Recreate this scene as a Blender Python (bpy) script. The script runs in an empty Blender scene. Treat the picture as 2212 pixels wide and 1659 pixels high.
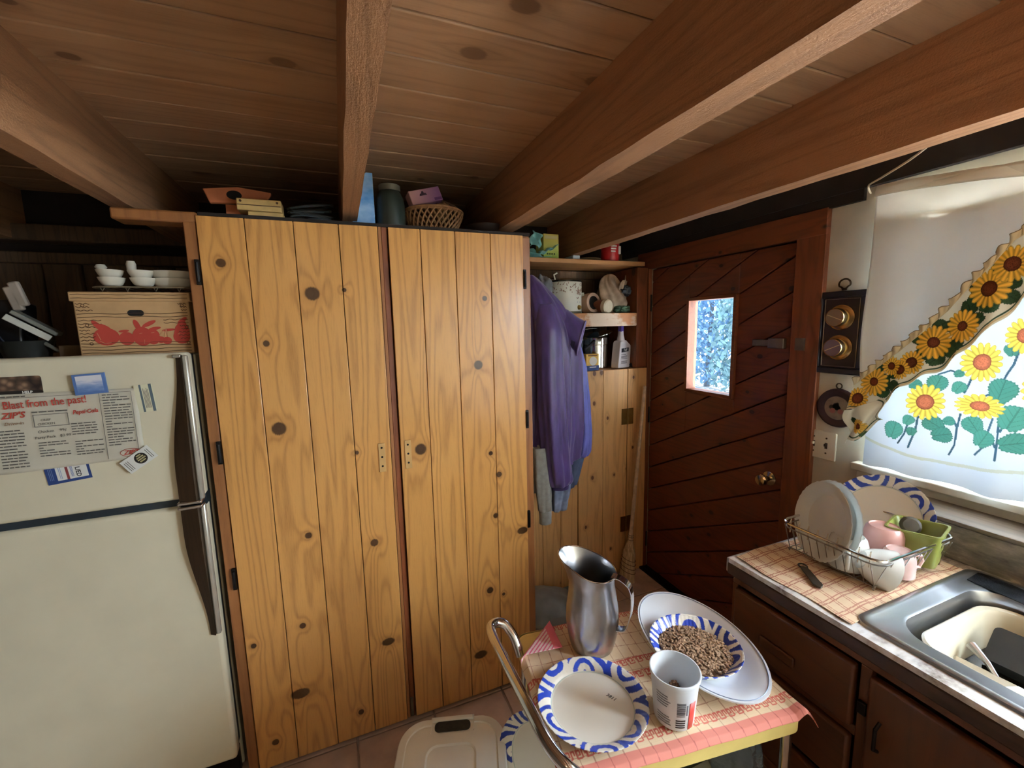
import bpy, bmesh, math, random
import numpy as np
from mathutils import Matrix, Vector, noise as mnoise
R = math.radians
random.seed(7); rng = np.random.default_rng(7)
SC = bpy.context.scene
COL = SC.collection

# ------------------------------------------------------------------ camera
def cam_axes(yaw, pitch, roll):
    f = Vector((math.sin(yaw)*math.cos(pitch), math.cos(yaw)*math.cos(pitch), math.sin(pitch)))
    r = Vector((math.cos(yaw), -math.sin(yaw), 0)); u = r.cross(f)
    c, s = math.cos(roll), math.sin(roll)
    return c*r + s*u, -s*r + c*u, f
cr, cu, cf = cam_axes(R(21.69), R(-7.75), R(-1.275))
cd = bpy.data.cameras.new('camera'); cam = bpy.data.objects.new('camera', cd); COL.objects.link(cam)
cam.matrix_world = Matrix(((cr.x, cu.x, -cf.x, 0), (cr.y, cu.y, -cf.y, 0), (cr.z, cu.z, -cf.z, 1.6), (0, 0, 0, 1)))
cd.sensor_fit = 'HORIZONTAL'; cd.sensor_width = 36; cd.lens = 36*919/2212; cd.clip_start = .02
SC.camera = cam
# ------------------------------------------------------------------ world, sun, daylight, exposure
SC.view_settings.view_transform = 'Standard'; SC.view_settings.look = 'None'
SC.view_settings.gamma = 1; SC.view_settings.use_curve_mapping = False
SC.view_settings.exposure = EXPOSURE = 0.45
w = bpy.data.worlds.new('sky'); SC.world = w; w.use_nodes = True
bg = w.node_tree.nodes['Background']; bg.inputs[0].default_value = (.62, .79, 1, 1); bg.inputs[1].default_value = 2.4
def lamp(name, kind, loc, aim, energy, color, **kw):
    d = bpy.data.lights.new(name, kind); d.energy = energy; d.color = color
    for k, v in kw.items(): setattr(d, k, v)
    o = bpy.data.objects.new(name, d); COL.objects.link(o); o.location = loc
    o.rotation_euler = (Vector(aim)-Vector(loc)).to_track_quat('-Z', 'Y').to_euler()
    return o
lamp('sun', 'SUN', (8, 2, 9), (0, .2, 0), 7.0, (1, .97, .93), angle=R(.6))
# daylight arriving through the curtained window over the sink and the bare window further back on the same wall
SKYC = (.74, .87, 1)
lamp('daylight_sink_window', 'AREA', (2.25, .62, 1.3), (1.0, .62, 1.9), 22, (.80, .90, 1), shape='RECTANGLE', size=.6, size_y=.8)
lamp('sky_light_side_window', 'AREA', (2.35, -.5, 1.95), (.4, .7, .6), 340, SKYC, shape='RECTANGLE', size=1.5, size_y=1.0)
lamp('ground_bounce_side_window', 'AREA', (2.45, -.25, .62), (.6, .5, 2.2), 205, (.97, .97, .97), shape='RECTANGLE', size=1.7, size_y=.6)

# ------------------------------------------------------------------ helpers
def srgb(r, g, b):
    f = lambda c: (c/255/12.92 if c/255 <= .04045 else ((c/255+.055)/1.055)**2.4)
    return (f(r), f(g), f(b), 1)
class NT:
    def __init__(s, name):
        s.m = bpy.data.materials.new(name); s.m.use_nodes = True; s.t = s.m.node_tree
        s.b = s.t.nodes['Principled BSDF']
    def n(s, typ, **kw):
        x = s.t.nodes.new(typ)
        for k, v in kw.items(): setattr(x, k, v)
        return x
    def l(s, a, b): s.t.links.new(a, b)
    def val(s, inp, v):
        if hasattr(v, 'is_output') or hasattr(v, 'links'): s.l(v, inp)
        else: inp.default_value = v
    def math(s, op, a, b=None, c=None, clamp=False):
        x = s.n('ShaderNodeMath', operation=op, use_clamp=clamp)
        s.val(x.inputs[0], a)
        if b is not None: s.val(x.inputs[1], b)
        if c is not None: s.val(x.inputs[2], c)
        return x.outputs[0]
    def vm(s, op, a, b=None):
        x = s.n('ShaderNodeVectorMath', operation=op); s.val(x.inputs[0], a)
        if b is not None: s.val(x.inputs[1], b)
        return x.outputs['Value'] if op == 'LENGTH' else x.outputs[0]
    def mix(s, f, a, b, kind='MIX'):
        x = s.n('ShaderNodeMix', data_type='RGBA', blend_type=kind); s.val(x.inputs[0], f)
        s.val(x.inputs[6], a); s.val(x.inputs[7], b); return x.outputs[2]
    def ramp(s, f, *stops):
        x = s.n('ShaderNodeValToRGB'); s.val(x.inputs[0], f); e = x.color_ramp.elements
        while len(e) < len(stops): e.new(.5)
        for i, (p, c) in enumerate(stops):
            e[i].position = p; e[i].color = c if len(c) == 4 else (*c, 1)
        return x.outputs[0]
    def noise(s, vec, scale, detail=3, rough=.5):
        x = s.n('ShaderNodeTexNoise'); x.inputs['Scale'].default_value = scale
        x.inputs['Detail'].default_value = detail; x.inputs['Roughness'].default_value = rough
        if vec is not None: s.l(vec, x.inputs['Vector'])
        return x.outputs[0]
    def obj(s): return s.n('ShaderNodeTexCoord').outputs['Object']
    def bump(s, h, strength=.3, dist=.002):
        x = s.n('ShaderNodeBump'); x.inputs['Strength'].default_value = strength; x.inputs['Distance'].default_value = dist
        s.l(h, x.inputs['Height']); s.l(x.outputs[0], s.b.inputs['Normal'])
    def set(s, **kw):
        for k, v in kw.items(): s.val(s.b.inputs[k.replace('_', ' ')], v)
        return s.m
MATS = {}
def plain(name, rgb, rough=.5, metal=0., var=.06, scale=14, bump=0., trans=0., coat=0., sub=0., spec=.5):
    """a lightly mottled procedural material"""
    if name in MATS: return MATS[name]
    t = NT(name); c = srgb(*rgb)
    nz = t.noise(t.obj(), scale, 4)
    dark = tuple(x*(1-var*3) for x in c[:3])+(1,); lite = tuple(min(1, x*(1+var)) for x in c[:3])+(1,)
    t.set(Base_Color=t.ramp(nz, (.3, dark), (.65, lite)), Roughness=rough, Metallic=metal, Transmission_Weight=trans, Coat_Weight=coat, Specular_IOR_Level=spec)
    if sub: t.set(Subsurface_Weight=sub); t.b.inputs['Subsurface Radius'].default_value = (.01, .008, .006)
    if bump: t.bump(t.noise(t.obj(), scale*9, 4), bump)
    MATS[name] = t.m; return t.m
def colattr(name, rough=.6, translucent=0., bump=0., bscale=400, coat=0.):
    """colour comes from the print stored on the mesh"""
    if name in MATS: return MATS[name]
    t = NT(name); a = t.n('ShaderNodeAttribute', attribute_name='Col')
    t.set(Base_Color=a.outputs['Color'], Roughness=rough, Coat_Weight=coat)
    if bump: t.bump(t.noise(t.obj(), bscale, 2), bump, .0006)
    if translucent:
        tr = t.n('ShaderNodeBsdfTranslucent'); t.l(a.outputs['Color'], tr.inputs[0])
        mx = t.n('ShaderNodeMixShader'); mx.inputs[0].default_value = translucent
        out = t.t.nodes['Material Output']
        t.l(t.b.outputs[0], mx.inputs[1]); t.l(tr.outputs[0], mx.inputs[2]); t.l(mx.outputs[0], out.inputs[0])
    MATS[name] = t.m; return t.m
def wood(name, light, mid, dark, axis='z', freq=9., stretch=.07, lines=38., line_amt=.55, rough=.4, knots=None, knot_rgb=(48, 25, 13), plane='xz',
         random_knots=0, kplane='xz', coat=0., bumpy=.12, blotch=.35, rough_noise=0.):
    """boards: contour lines of a stretched noise give cathedral grain; each object gets its own shift and tint"""
    if name in MATS: return MATS[name]
    t = NT(name); P = t.obj(); inf = t.n('ShaderNodeObjectInfo')
    sc = {'x': (stretch, 1, 1), 'y': (1, stretch, 1), 'z': (1, 1, stretch)}[axis]
    cmb = t.n('ShaderNodeCombineXYZ'); rr = t.math('MULTIPLY', inf.outputs['Random'], 37.)
    for i in range(3): t.l(rr, cmb.inputs[i])
    v = t.vm('ADD', t.vm('MULTIPLY', P, sc), cmb.outputs[0])
    n1 = t.noise(v, freq, 2, .45)
    kn = None
    if knots:
        for (a, b, r, asp) in knots:
            c = (a, 0, b) if plane == 'xz' else (0, a, b)
            s = (1/(r*asp), 0, 1/r) if plane == 'xz' else (0, 1/(r*asp), 1/r)
            d = t.vm('LENGTH', t.vm('MULTIPLY', t.vm('SUBTRACT', P, c), s))
            kn = d if kn is None else t.math('MINIMUM', kn, d)
    if random_knots:
        vo = t.n('ShaderNodeTexVoronoi', voronoi_dimensions='2D'); vo.inputs['Scale'].default_value = random_knots; vo.inputs['Randomness'].default_value = 1.
        sk = {'x': (.7, 1, 1), 'y': (1, .7, 1), 'z': (1, 1, .7)}[axis]
        sx_ = t.n('ShaderNodeSeparateXYZ'); t.l(t.vm('ADD', t.vm('MULTIPLY', P, sk), cmb.outputs[0]), sx_.inputs[0]); c2 = t.n('ShaderNodeCombineXYZ')
        for i, q in enumerate(kplane): t.l(sx_.outputs['xyz'.index(q)], c2.inputs[i])
        t.l(c2.outputs[0], vo.inputs['Vector'])
        sizer = t.math('MULTIPLY_ADD', t.noise(c2.outputs[0], random_knots*.9, 1), .11, -.012)
        d = t.math('DIVIDE', vo.outputs['Distance'], sizer)
        kn = d if kn is None else t.math('MINIMUM', kn, d)
    field = n1
    if kn is not None:
        field = t.math('ADD', n1, t.math('MULTIPLY', t.math('EXPONENT', t.math('MULTIPLY', kn, -.55)), .16))
    ln = t.math('SINE', t.math('MULTIPLY', field, lines*2.2))
    ln = t.math('POWER', t.math('MULTIPLY_ADD', ln, .5, .5), 3.)
    fine = t.noise(t.vm('MULTIPLY', v, (6, 6, 6)), freq*6, 4, .7)
    ln = t.math('MULTIPLY', ln, t.math('MULTIPLY_ADD', fine, 1.1, .1), clamp=True)
    bl = t.noise(t.vm('MULTIPLY', P, (1, 1, 1)), 3.1, 3)
    base = t.mix(t.math('MULTIPLY_ADD', bl, blotch*2, -blotch+.5, clamp=True), srgb(*mid), srgb(*light))
    tint = t.mix(t.math('MULTIPLY', inf.outputs['Random'], .38), base, srgb(*mid), 'MIX')
    c = t.mix(t.math('MULTIPLY', ln, line_amt), tint, srgb(*dark))
    c = t.mix(t.math('MULTIPLY', t.ramp(fine, (.5, (0, 0, 0)), (.8, (1, 1, 1))), .25), c, srgb(*dark))
    if kn is not None:
        halo = t.ramp(t.math('DIVIDE', kn, 4.), (.15, (1, 1, 1)), (.6, (0, 0, 0)))
        c = t.mix(t.math('MULTIPLY', halo, .35), c, srgb(*dark))
        msk = t.ramp(t.math('ADD', kn, t.math('MULTIPLY_ADD', fine, .4, -.2)), (.78, (1, 1, 1)), (1.0, (0, 0, 0)))
        c = t.mix(t.math('MULTIPLY', msk, .92), c, srgb(*knot_rgb))
    t.set(Base_Color=c, Roughness=rough, Coat_Weight=coat, Coat_Roughness=.18)
    if bumpy:
        h = t.math('ADD', t.math('MULTIPLY', ln, -.4), fine)
        if rough_noise: h = t.math('ADD', h, t.math('MULTIPLY', t.noise(P, 160, 3, .7), rough_noise))
        t.bump(h, bumpy, .003)
    MATS[name] = t.m; return t.m

class MB:
    def __init__(s): s.v, s.f, s.m, s.c = [], [], [], None
    def add(s, verts, faces, mat=0):
        o = len(s.v); s.v += [tuple(p) for p in verts]
        s.f += [tuple(i+o for i in f) for f in faces]; s.m += [mat]*len(faces); return s
    def box(s, x0, x1, y0, y1, z0, z1, mat=0):
        return s.add([(x0,y0,z0),(x1,y0,z0),(x1,y1,z0),(x0,y1,z0),(x0,y0,z1),(x1,y0,z1),(x1,y1,z1),(x0,y1,z1)],
                     [(0,3,2,1),(4,5,6,7),(0,1,5,4),(1,2,6,5),(2,3,7,6),(3,0,4,7)], mat)
    def obox(s, c, size, rot=(0,0,0), mat=0):
        m = Matrix.Translation(c) @ (rot.to_4x4() if isinstance(rot, Matrix) else Matrix.Rotation(rot[2],4,'Z') @ Matrix.Rotation(rot[1],4,'Y') @ Matrix.Rotation(rot[0],4,'X'))
        a, b, d = (k/2 for k in size)
        o = len(s.v); s.box(-a,a,-b,b,-d,d,mat)
        for i in range(o, len(s.v)): s.v[i] = tuple(m @ Vector(s.v[i]))
        return s
    def prism(s, pts, z0, z1, m=Matrix(), mat=0):
        n = len(pts); o = [tuple(m @ Vector((x,y,z0))) for x,y in pts]+[tuple(m @ Vector((x,y,z1))) for x,y in pts]
        return s.add(o, [tuple(range(n-1,-1,-1)), tuple(range(n,2*n))]+[(i,(i+1)%n,n+(i+1)%n,n+i) for i in range(n)], mat)
    def tube(s, pts, r, n=8, closed=False, mat=0, flat=1.):
        P = [Vector(p) for p in pts]; k = len(P); rs = r if hasattr(r,'__len__') else [r]*k
        vs, up = [], None
        for i, p in enumerate(P):
            a = P[(i-1)%k] if (closed or i > 0) else P[i]; b = P[(i+1)%k] if (closed or i < k-1) else P[i]
            d = (b-a).normalized() if (b-a).length > 1e-9 else Vector((0,0,1))
            if up is None: up = Vector((0,0,1)) if abs(d.z) < .9 else Vector((1,0,0))
            e = (up-d*up.dot(d)); e = e.normalized() if e.length > 1e-6 else d.orthogonal().normalized(); up = e; g = d.cross(e)
            for j in range(n):
                t = 2*math.pi*j/n; vs.append(p+(e*math.cos(t)*flat+g*math.sin(t))*rs[i])
        fs = [(i*n+j, i*n+(j+1)%n, ((i+1)%k)*n+(j+1)%n, ((i+1)%k)*n+j) for i in range(k if closed else k-1) for j in range(n)]
        if not closed: fs += [tuple(range(n-1,-1,-1)), tuple((k-1)*n+j for j in range(n))]
        return s.add(vs, fs, mat)
    def lathe(s, prof, n=32, m=Matrix(), mat=0, sx=1., sy=1., wob=None):
        vs, fs, rings = [], [], []
        for (r, z) in prof:
            if r < 1e-6: rings.append([len(vs)]); vs.append(m @ Vector((0,0,z)))
            else:
                rings.append(list(range(len(vs), len(vs)+n)))
                for j in range(n):
                    t = 2*math.pi*j/n; q = r*(wob(t, r, z) if wob else 1)
                    vs.append(m @ Vector((q*math.cos(t)*sx, q*math.sin(t)*sy, z)))
        for a, b in zip(rings, rings[1:]):
            if len(a) == 1 and len(b) == 1: continue
            for j in range(n):
                k = (j+1)%n
                if len(a) == 1: fs.append((a[0], b[k], b[j]))
                elif len(b) == 1: fs.append((a[j], a[k], b[0]))
                else: fs.append((a[j], a[k], b[k], b[j]))
        return s.add(vs, fs, mat)
    def grid(s, nu, nv, fn, mat=0, closeu=False):
        vs = [fn(i/(nu if closeu else nu-1), j/(nv-1)) for j in range(nv) for i in range(nu)]
        fs = [(j*nu+i, j*nu+(i+1)%nu, (j+1)*nu+(i+1)%nu, (j+1)*nu+i) for j in range(nv-1) for i in range(nu if closeu else nu-1)]
        return s.add(vs, fs, mat)
    def blob(s, c, r, sub=1, m=None, mat=0, seed=None, amp=0.):
        bm = bmesh.new(); bmesh.ops.create_icosphere(bm, subdivisions=sub, radius=1.)
        vs = []
        for v in bm.verts:
            q = v.co.copy()
            if amp: q *= 1+amp*mnoise.noise(q*1.7+Vector((seed or 0,)*3))
            q = Vector((q.x*r[0], q.y*r[1], q.z*r[2]))
            if m is not None: q = m @ q
            vs.append(q+Vector(c))
        s.add(vs, [tuple(v.index for v in f.verts) for f in bm.faces], mat); bm.free(); return s
    def build(s, name, mats, parent=None, smooth=35, bevel=0., seg=2, solid=0., cols=None, subsurf=0, **props):
        me = bpy.data.meshes.new(name); me.from_pydata(s.v, [], s.f)
        for m in (mats if isinstance(mats, (list, tuple)) else [mats]): me.materials.append(m)
        if any(s.m): me.polygons.foreach_set('material_index', s.m)
        if cols is not None:
            ca = me.color_attributes.new('Col', 'FLOAT_COLOR', 'POINT')
            ca.data.foreach_set('color', np.ascontiguousarray(cols, dtype=np.float32).ravel())
        if smooth:
            me.polygons.foreach_set('use_smooth', [True]*len(me.polygons))
            if smooth < 180: me.set_sharp_from_angle(angle=R(smooth))
        me.validate(); me.update()
        o = bpy.data.objects.new(name, me); COL.objects.link(o)
        if solid: md = o.modifiers.new('thickness', 'SOLIDIFY'); md.thickness = solid; md.offset = 0
        if bevel: md = o.modifiers.new('bevel', 'BEVEL'); md.width = bevel; md.segments = seg; md.limit_method = 'ANGLE'; md.angle_limit = R(40)
        if subsurf: md = o.modifiers.new('subdivision', 'SUBSURF'); md.levels = md.render_levels = subsurf
        if parent is not None:
            o.parent = parent
            if parent.type == 'EMPTY': o.matrix_parent_inverse = Matrix.Translation(parent.location).inverted()
        for k, v in props.items():
            o['label' if k == 'label' else k] = v
        return o
def thing(name, label, cat, loc, group=None, kind=None):
    o = bpy.data.objects.new(name, None); COL.objects.link(o); o.location = loc; o.empty_display_size = .05
    if label: o['label'] = label
    if cat: o['category'] = cat
    if group: o['group'] = group
    if kind: o['kind'] = kind
    return o
def text(name, s, size, m, mat, parent, thick=.0002, align='CENTER', shear=0., bold=0., sx=1.):
    cu_ = bpy.data.curves.new(name, 'FONT'); cu_.body = s; cu_.size = size; cu_.extrude = thick; cu_.align_x = align; cu_.align_y = 'CENTER'
    cu_.shear = shear; cu_.offset = bold; cu_.resolution_u = 2
    tmp = bpy.data.objects.new(name, cu_); COL.objects.link(tmp)
    dg = bpy.context.evaluated_depsgraph_get(); me = bpy.data.meshes.new_from_object(tmp.evaluated_get(dg))
    bpy.data.objects.remove(tmp); bpy.data.curves.remove(cu_)
    b = MB(); b.add([m @ Vector((v.co.x*sx, v.co.y, v.co.z)) for v in me.vertices], [tuple(p.vertices) for p in me.polygons])
    bpy.data.meshes.remove(me)
    return b.build(name, mat, parent, smooth=0)
def frame(o, xd, yd):
    """matrix with local x along xd, local y along yd, origin o"""
    x = Vector(xd).normalized(); y = Vector(yd); y = (y-x*y.dot(x)).normalized(); z = x.cross(y)
    return Matrix(((x.x,y.x,z.x,o[0]),(x.y,y.y,z.y,o[1]),(x.z,y.z,z.z,o[2]),(0,0,0,1)))
def nrm_frame(o, n, up=(0,0,1)):
    """matrix with local z along n"""
    z = Vector(n).normalized(); x = Vector(up).cross(z).normalized(); y = z.cross(x)
    return Matrix(((x.x,y.x,z.x,o[0]),(x.y,y.y,z.y,o[1]),(x.z,y.z,z.z,o[2]),(0,0,0,1)))
def rrect(w, h, r, n=6, cx=0, cy=0):
    pts = []
    for (sx, sy, a0) in ((1,1,0),(-1,1,90),(-1,-1,180),(1,-1,270)):
        for i in range(n+1):
            a = R(a0+90*i/n); pts.append((cx+sx*(w/2-r)+r*math.cos(a), cy+sy*(h/2-r)+r*math.sin(a)))
    return pts
def smooth_path(pts, n=8):
    P = [Vector(p) for p in pts]; out = []
    for i in range(len(P)-1):
        a, b, c, d = P[max(0,i-1)], P[i], P[i+1], P[min(len(P)-1,i+2)]
        for k in range(n):
            t = k/n; out.append(.5*((2*b)+(c-a)*t+(2*a-5*b+4*c-d)*t*t+(3*b-a-3*c+d)*t**3))
    out.append(P[-1]); return out
# ------------------------------------------------------------------ materials of the room
pine = wood('aged_pine_ceiling', (192,156,120), (166,128,94), (102,70,46), 'x', 7., .05, 30, .35, .5, random_knots=2.4, kplane='xy', knot_rgb=(112,80,56), bumpy=.15)
beam_m = wood('rough_sawn_beam', (176,130,90), (146,102,66), (86,56,34), 'y', 8., .05, 34, .45, .7, bumpy=.5, rough_noise=1.6)
KN = [(-.33,1.815,.015),(-.078,1.723,.025),(-.228,1.561,.011),(-.215,1.273,.025),(.025,1.157,.008),(.255,1.14,.024),(.023,1.736,.008),(.531,1.709,.011),
 (.496,1.451,.02),(.537,1.086,.01),(.571,.991,.013),(-.156,.877,.013),(.064,.801,.016),(-.201,.539,.012),(-.359,.509,.01),(.09,.381,.017),(-.23,.274,.022),
 (.465,.2,.02),(.516,.486,.016),(.577,.452,.008),(.551,.815,.012),(.671,.724,.017),(-.028,.117,.012),(-.325,.11,.013)]
KN = [(a, b, r, 1.6 if r in (.022, .02, .017) and b < .8 else 1.) for a, b, r in KN]
cab_pine = wood('varnished_knotty_pine', (226,172,102), (208,148,78), (136,82,36), 'z', 8., .06, 42, .55, .3, knots=KN, coat=.35, bumpy=.06)
cab_trim = wood('varnished_pine_trim', (168,114,66), (142,90,50), (88,52,28), 'z', 9., .05, 30, .5, .4, bumpy=.08)
closet_pine = wood('knotty_pine_closet', (238,192,128), (216,164,102), (146,96,54), 'z', 9., .06, 30, .4, .45, random_knots=5.2, knot_rgb=(96,54,28), bumpy=.08)
shelf_pine = wood('worn_pine_shelf', (214,166,112), (184,128,76), (120,74,40), 'x', 9., .05, 28, .4, .55, bumpy=.12)
slab = wood('bark_edged_slab_siding', (104,80,56), (78,58,38), (36,26,18), 'z', 14., .06, 30, .6, .8, bumpy=.4)
door_m = wood('dark_red_fir_plank', (128,66,36), (104,50,26), (52,24,14), 'y', 10., .06, 34, .5, .42, random_knots=4.5, kplane='yz', knot_rgb=(40,18,10), bumpy=.12)
case_m = wood('red_brown_door_casing', (138,76,40), (112,58,30), (60,30,16), 'z', 10., .06, 30, .5, .45, random_knots=3., kplane='yz', bumpy=.12)
case_h = wood('red_brown_head_casing', (138,76,40), (112,58,30), (60,30,16), 'y', 10., .06, 30, .5, .45, random_knots=3., kplane='yz', bumpy=.12)
plaster = plain('cream_painted_plaster', (206,196,170), .75, var=.05, scale=5, bump=.15)
white_trim = plain('worn_white_sill_paint', (214,208,188), .5, var=.08, scale=9, bump=.1)
dark_gap = plain('shade_dark_timber', (38,28,22), .9)  # near-black: the darkness of gaps and recesses is put into the colour
tile_m = plain('terracotta_floor_tile', (204,174,154), .45, var=.09, scale=9, bump=.12)
grout_m = plain('grey_floor_grout', (160,142,128), .9, var=.08)
black_metal = plain('black_iron', (22,20,20), .45, .6)
brass = plain('aged_brass', (168,136,78), .35, .9)
chrome = plain('chrome', (214,214,216), .12, 1., var=.02)
steel = plain('brushed_stainless', (190,190,192), .28, 1., var=.03, scale=40)

# ------------------------------------------------------------------ floor with tiles
X0, X1, Y0, Y1, ZC = -1.75, 1.77, -1.55, 2.46, 2.2
fl = MB().box(X0-.1, X1+.1, Y0-.1, Y1+.1, -.12, -.004).build('floor', grout_m, kind='structure')
tw = .302
tmesh = None
for i in range(12):
    for j in range(13):
        x = -1.86+i*tw+.0; y = -1.42+j*tw
        if x > 1.75 or y > 2.44 or x+tw < X0: continue
        if tmesh is None:
            o = MB().box(0, tw-.007, 0, tw-.007, -.012, 0).build('floor_tile', tile_m, fl, bevel=.003)
            tmesh = o
        else:
            o = tmesh.copy(); COL.objects.link(o)
        o.location = (x+.003, y+.003, random.uniform(-.001, .0005))
# ------------------------------------------------------------------ walls
MB().box(X0-.1, X1+.14, Y1, Y1+.12, 0, ZC+.1).build('wall_back', dark_gap, kind='structure')  # dark colour carries the unlit gap above the plates
wb = bpy.data.objects['wall_back']
def slab_board(x0, x1, z0, z1, y=2.46):
    n = 14; wv = random.uniform(0, 9)
    L = [(x0+.012*mnoise.noise((wv, k*.9, 0)), z0+(z1-z0)*k/n) for k in range(n+1)]
    Rr = [(x1+.012*mnoise.noise((wv+5, k*.9, 0)), z0+(z1-z0)*k/n) for k in range(n, -1, -1)]
    d = random.uniform(.022, .036)
    MB().prism([(a, b) for a, b in L+Rr], 0, d, frame((0, y, 0), (1,0,0), (0,0,1))).build('slab_board', slab, wb, bevel=.008)
x = X0+.02
while x < -.48:
    wd = random.uniform(.11, .16); slab_board(x, min(x+wd, -.46), 1.0, 1.93); x += wd+.006
x = .78
while x < 1.74:
    wd = random.uniform(.075, .12); slab_board(x, min(x+wd, 1.755), .9, 1.9); x += wd+.008
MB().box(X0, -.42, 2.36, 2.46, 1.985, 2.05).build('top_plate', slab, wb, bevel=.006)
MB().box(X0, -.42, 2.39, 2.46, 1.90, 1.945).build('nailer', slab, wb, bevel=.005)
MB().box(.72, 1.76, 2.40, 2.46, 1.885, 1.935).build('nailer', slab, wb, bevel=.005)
MB().box(X0-.12, X0, Y0-.1, Y1+.1, 0, ZC+.1).build('wall_left', slab, kind='structure')
MB().box(X0, X1+.13, Y0-.12, Y0, 0, ZC+.1).build('wall_front', plaster, kind='structure')
# right-hand wall with the openings of the door and of the window over the sink
b = MB(); T = X1+.13
WY0, WY1, WZ0, WZ1 = -.34, .90, 1.075, 1.93
DY0, DY1, DZ1 = 1.226, 2.13, 1.925
b.box(X1, T, Y0, -1.35, 0, ZC+.1); b.box(X1, T, -1.35, -.45, 0, .95); b.box(X1, T, -1.35, -.45, 1.97, ZC+.1); b.box(X1, T, -.45, WY0, 0, ZC+.1); b.box(X1, T, WY0, WY1, 0, WZ0); b.box(X1, T, WY0, WY1, WZ1, ZC+.1)
b.box(X1, T, WY1, DY0, 0, ZC+.1); b.box(X1, T, DY0, DY1, DZ1, ZC+.1); b.box(X1, T, DY1, Y1, 0, ZC+.1)
b.build('wall_right', plaster, smooth=0, kind='structure')
# boards over the door, up to the ceiling; unlit wall top put into their colour
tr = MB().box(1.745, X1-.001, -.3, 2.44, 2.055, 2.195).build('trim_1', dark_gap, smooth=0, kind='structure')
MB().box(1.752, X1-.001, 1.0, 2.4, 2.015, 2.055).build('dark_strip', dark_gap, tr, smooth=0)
# ------------------------------------------------------------------ ceiling: planks and rough-sawn beams
ce = MB().box(X0-.1, X1+.14, Y0-.1, Y1+.1, ZC+.018, ZC+.1).build('ceiling', dark_gap, kind='structure')
pw = .1375; k = -27; y = 1.18-27*pw
while y < Y1:
    dz = random.uniform(-.0015, .0015)
    if y+pw > Y0: MB().box(X0, X1, max(y+.002, Y0), min(y+pw-.002, Y1), ZC+dz, ZC+.016).build('ceiling_plank', pine, ce, bevel=.003)
    y += pw
for (xa, xb) in ((-1.235,-1.18),(-.625,-.568),(.036,.086),(.628,.702),(1.235,1.296)):
    b = MB(); n = 40
    for fy in range(n):
        pass
    def ring(t, xa=xa, xb=xb):
        yy = Y0+(Y1-Y0)*t; j = lambda q: .0035*mnoise.noise((yy*9+q, xa*7, q))
        return [(xa+j(1), yy, 1.99+j(2)), (xb+j(3), yy, 1.99+j(4)), (xb+j(5)*.4, yy, ZC+.004), (xa+j(6)*.4, yy, ZC+.004)]
    vs = [p for i in range(n+1) for p in ring(i/n)]
    fs = [(i*4+q, i*4+(q+1)%4, i*4+4+(q+1)%4, i*4+4+q) for i in range(n) for q in range(4)]+[(3,2,1,0), (4*n, 4*n+1, 4*n+2, 4*n+3)]
    b.add(vs, [f[::-1] for f in fs]).build('ceiling_beam', beam_m, ce, smooth=30)
# ------------------------------------------------------------------ plank door with its small window
dr = thing('door_1', 'dark red plank door with a small glazed opening', None, (X1, 1.68, 0), kind='structure')
DX = X1+.004                                      # face of the planks
def clip_poly(poly, a, b, c):                     # keep a*y+b*z<=c
    out = []
    for i in range(len(poly)):
        p, q = poly[i], poly[(i+1)%len(poly)]; dp = a*p[0]+b*p[1]-c; dq = a*q[0]+b*q[1]-c
        if dp <= 0: out.append(p)
        if dp*dq < 0: t = dp/(dp-dq); out.append((p[0]+t*(q[0]-p[0]), p[1]+t*(q[1]-p[1])))
    return out
GY0, GY1, GZ0, GZ1 = 1.515, 1.825, 1.222, 1.727   # glazed opening
mdoor = Matrix(((0,0,1,0),(1,0,0,0),(0,1,0,0),(0,0,0,1)))
sl = .52
for k in range(-8, 16):
    zb = .10+.145*k-.145; zt = zb+.145             # at y = 2.13; rises towards the camera (smaller y)
    rect = [(DY0+.006, .012), (DY1-.006, .012), (DY1-.006, DZ1-.008), (DY0+.006, DZ1-.008)]
    g = .0026
    poly = clip_poly(rect, sl, 1, zt+sl*2.13-g); poly = clip_poly(poly, -sl, -1, -(zb+sl*2.13+g)) if len(poly) > 2 else poly
    if len(poly) < 3: continue
    pieces = []
    for cl in (((1,0,GY0-.002),), ((-1,0,-GY1-.002),), ((0,1,GZ0-.002),(1,0,GY1+.002),(-1,0,-GY0+.002)), ((0,-1,-GZ1-.002),(1,0,GY1+.002),(-1,0,-GY0+.002))):
        q = poly
        for a, b_, c in cl:
            if len(q) > 2: q = clip_poly(q, a, b_, c)
        if len(q) > 2: pieces.append(q)
    if not any(p[0] > GY0+.01 and p[0] < GY1-.01 for q in pieces[2:] for p in q) and len(pieces) == 2 and False: pass
    # merge: if the plank does not meet the opening it is one piece
    meets = len(clip_poly(clip_poly(clip_poly(clip_poly(poly,1,0,GY1),-1,0,-GY0),0,1,GZ1) or [(0,0)],0,-1,-GZ0)) > 2
    b = MB()
    for q in (pieces if meets else [poly]): b.prism(q, DX+random.uniform(0,.0015), DX+.035, mdoor)
    b.build('door_plank', door_m, dr, smooth=0, bevel=.003, seg=1)
MB().box(DX+.034, DX+.042, DY0-.0, GY0, .012, DZ1).box(DX+.034, DX+.042, GY1, DY1, .012, DZ1).box(DX+.034, DX+.042, GY0, GY1, .012, GZ0).box(DX+.034, DX+.042, GY0, GY1, GZ1, DZ1).build('door_backing', door_m, dr, smooth=0)
b = MB()   # window casing, a thin bare-wood frame
f = .014
b.box(DX-.016, DX+.05, GY0-f*.3, GY0+f, GZ0, GZ1); b.box(DX-.016, DX+.05, GY1-f, GY1+f*.3, GZ0, GZ1)
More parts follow.
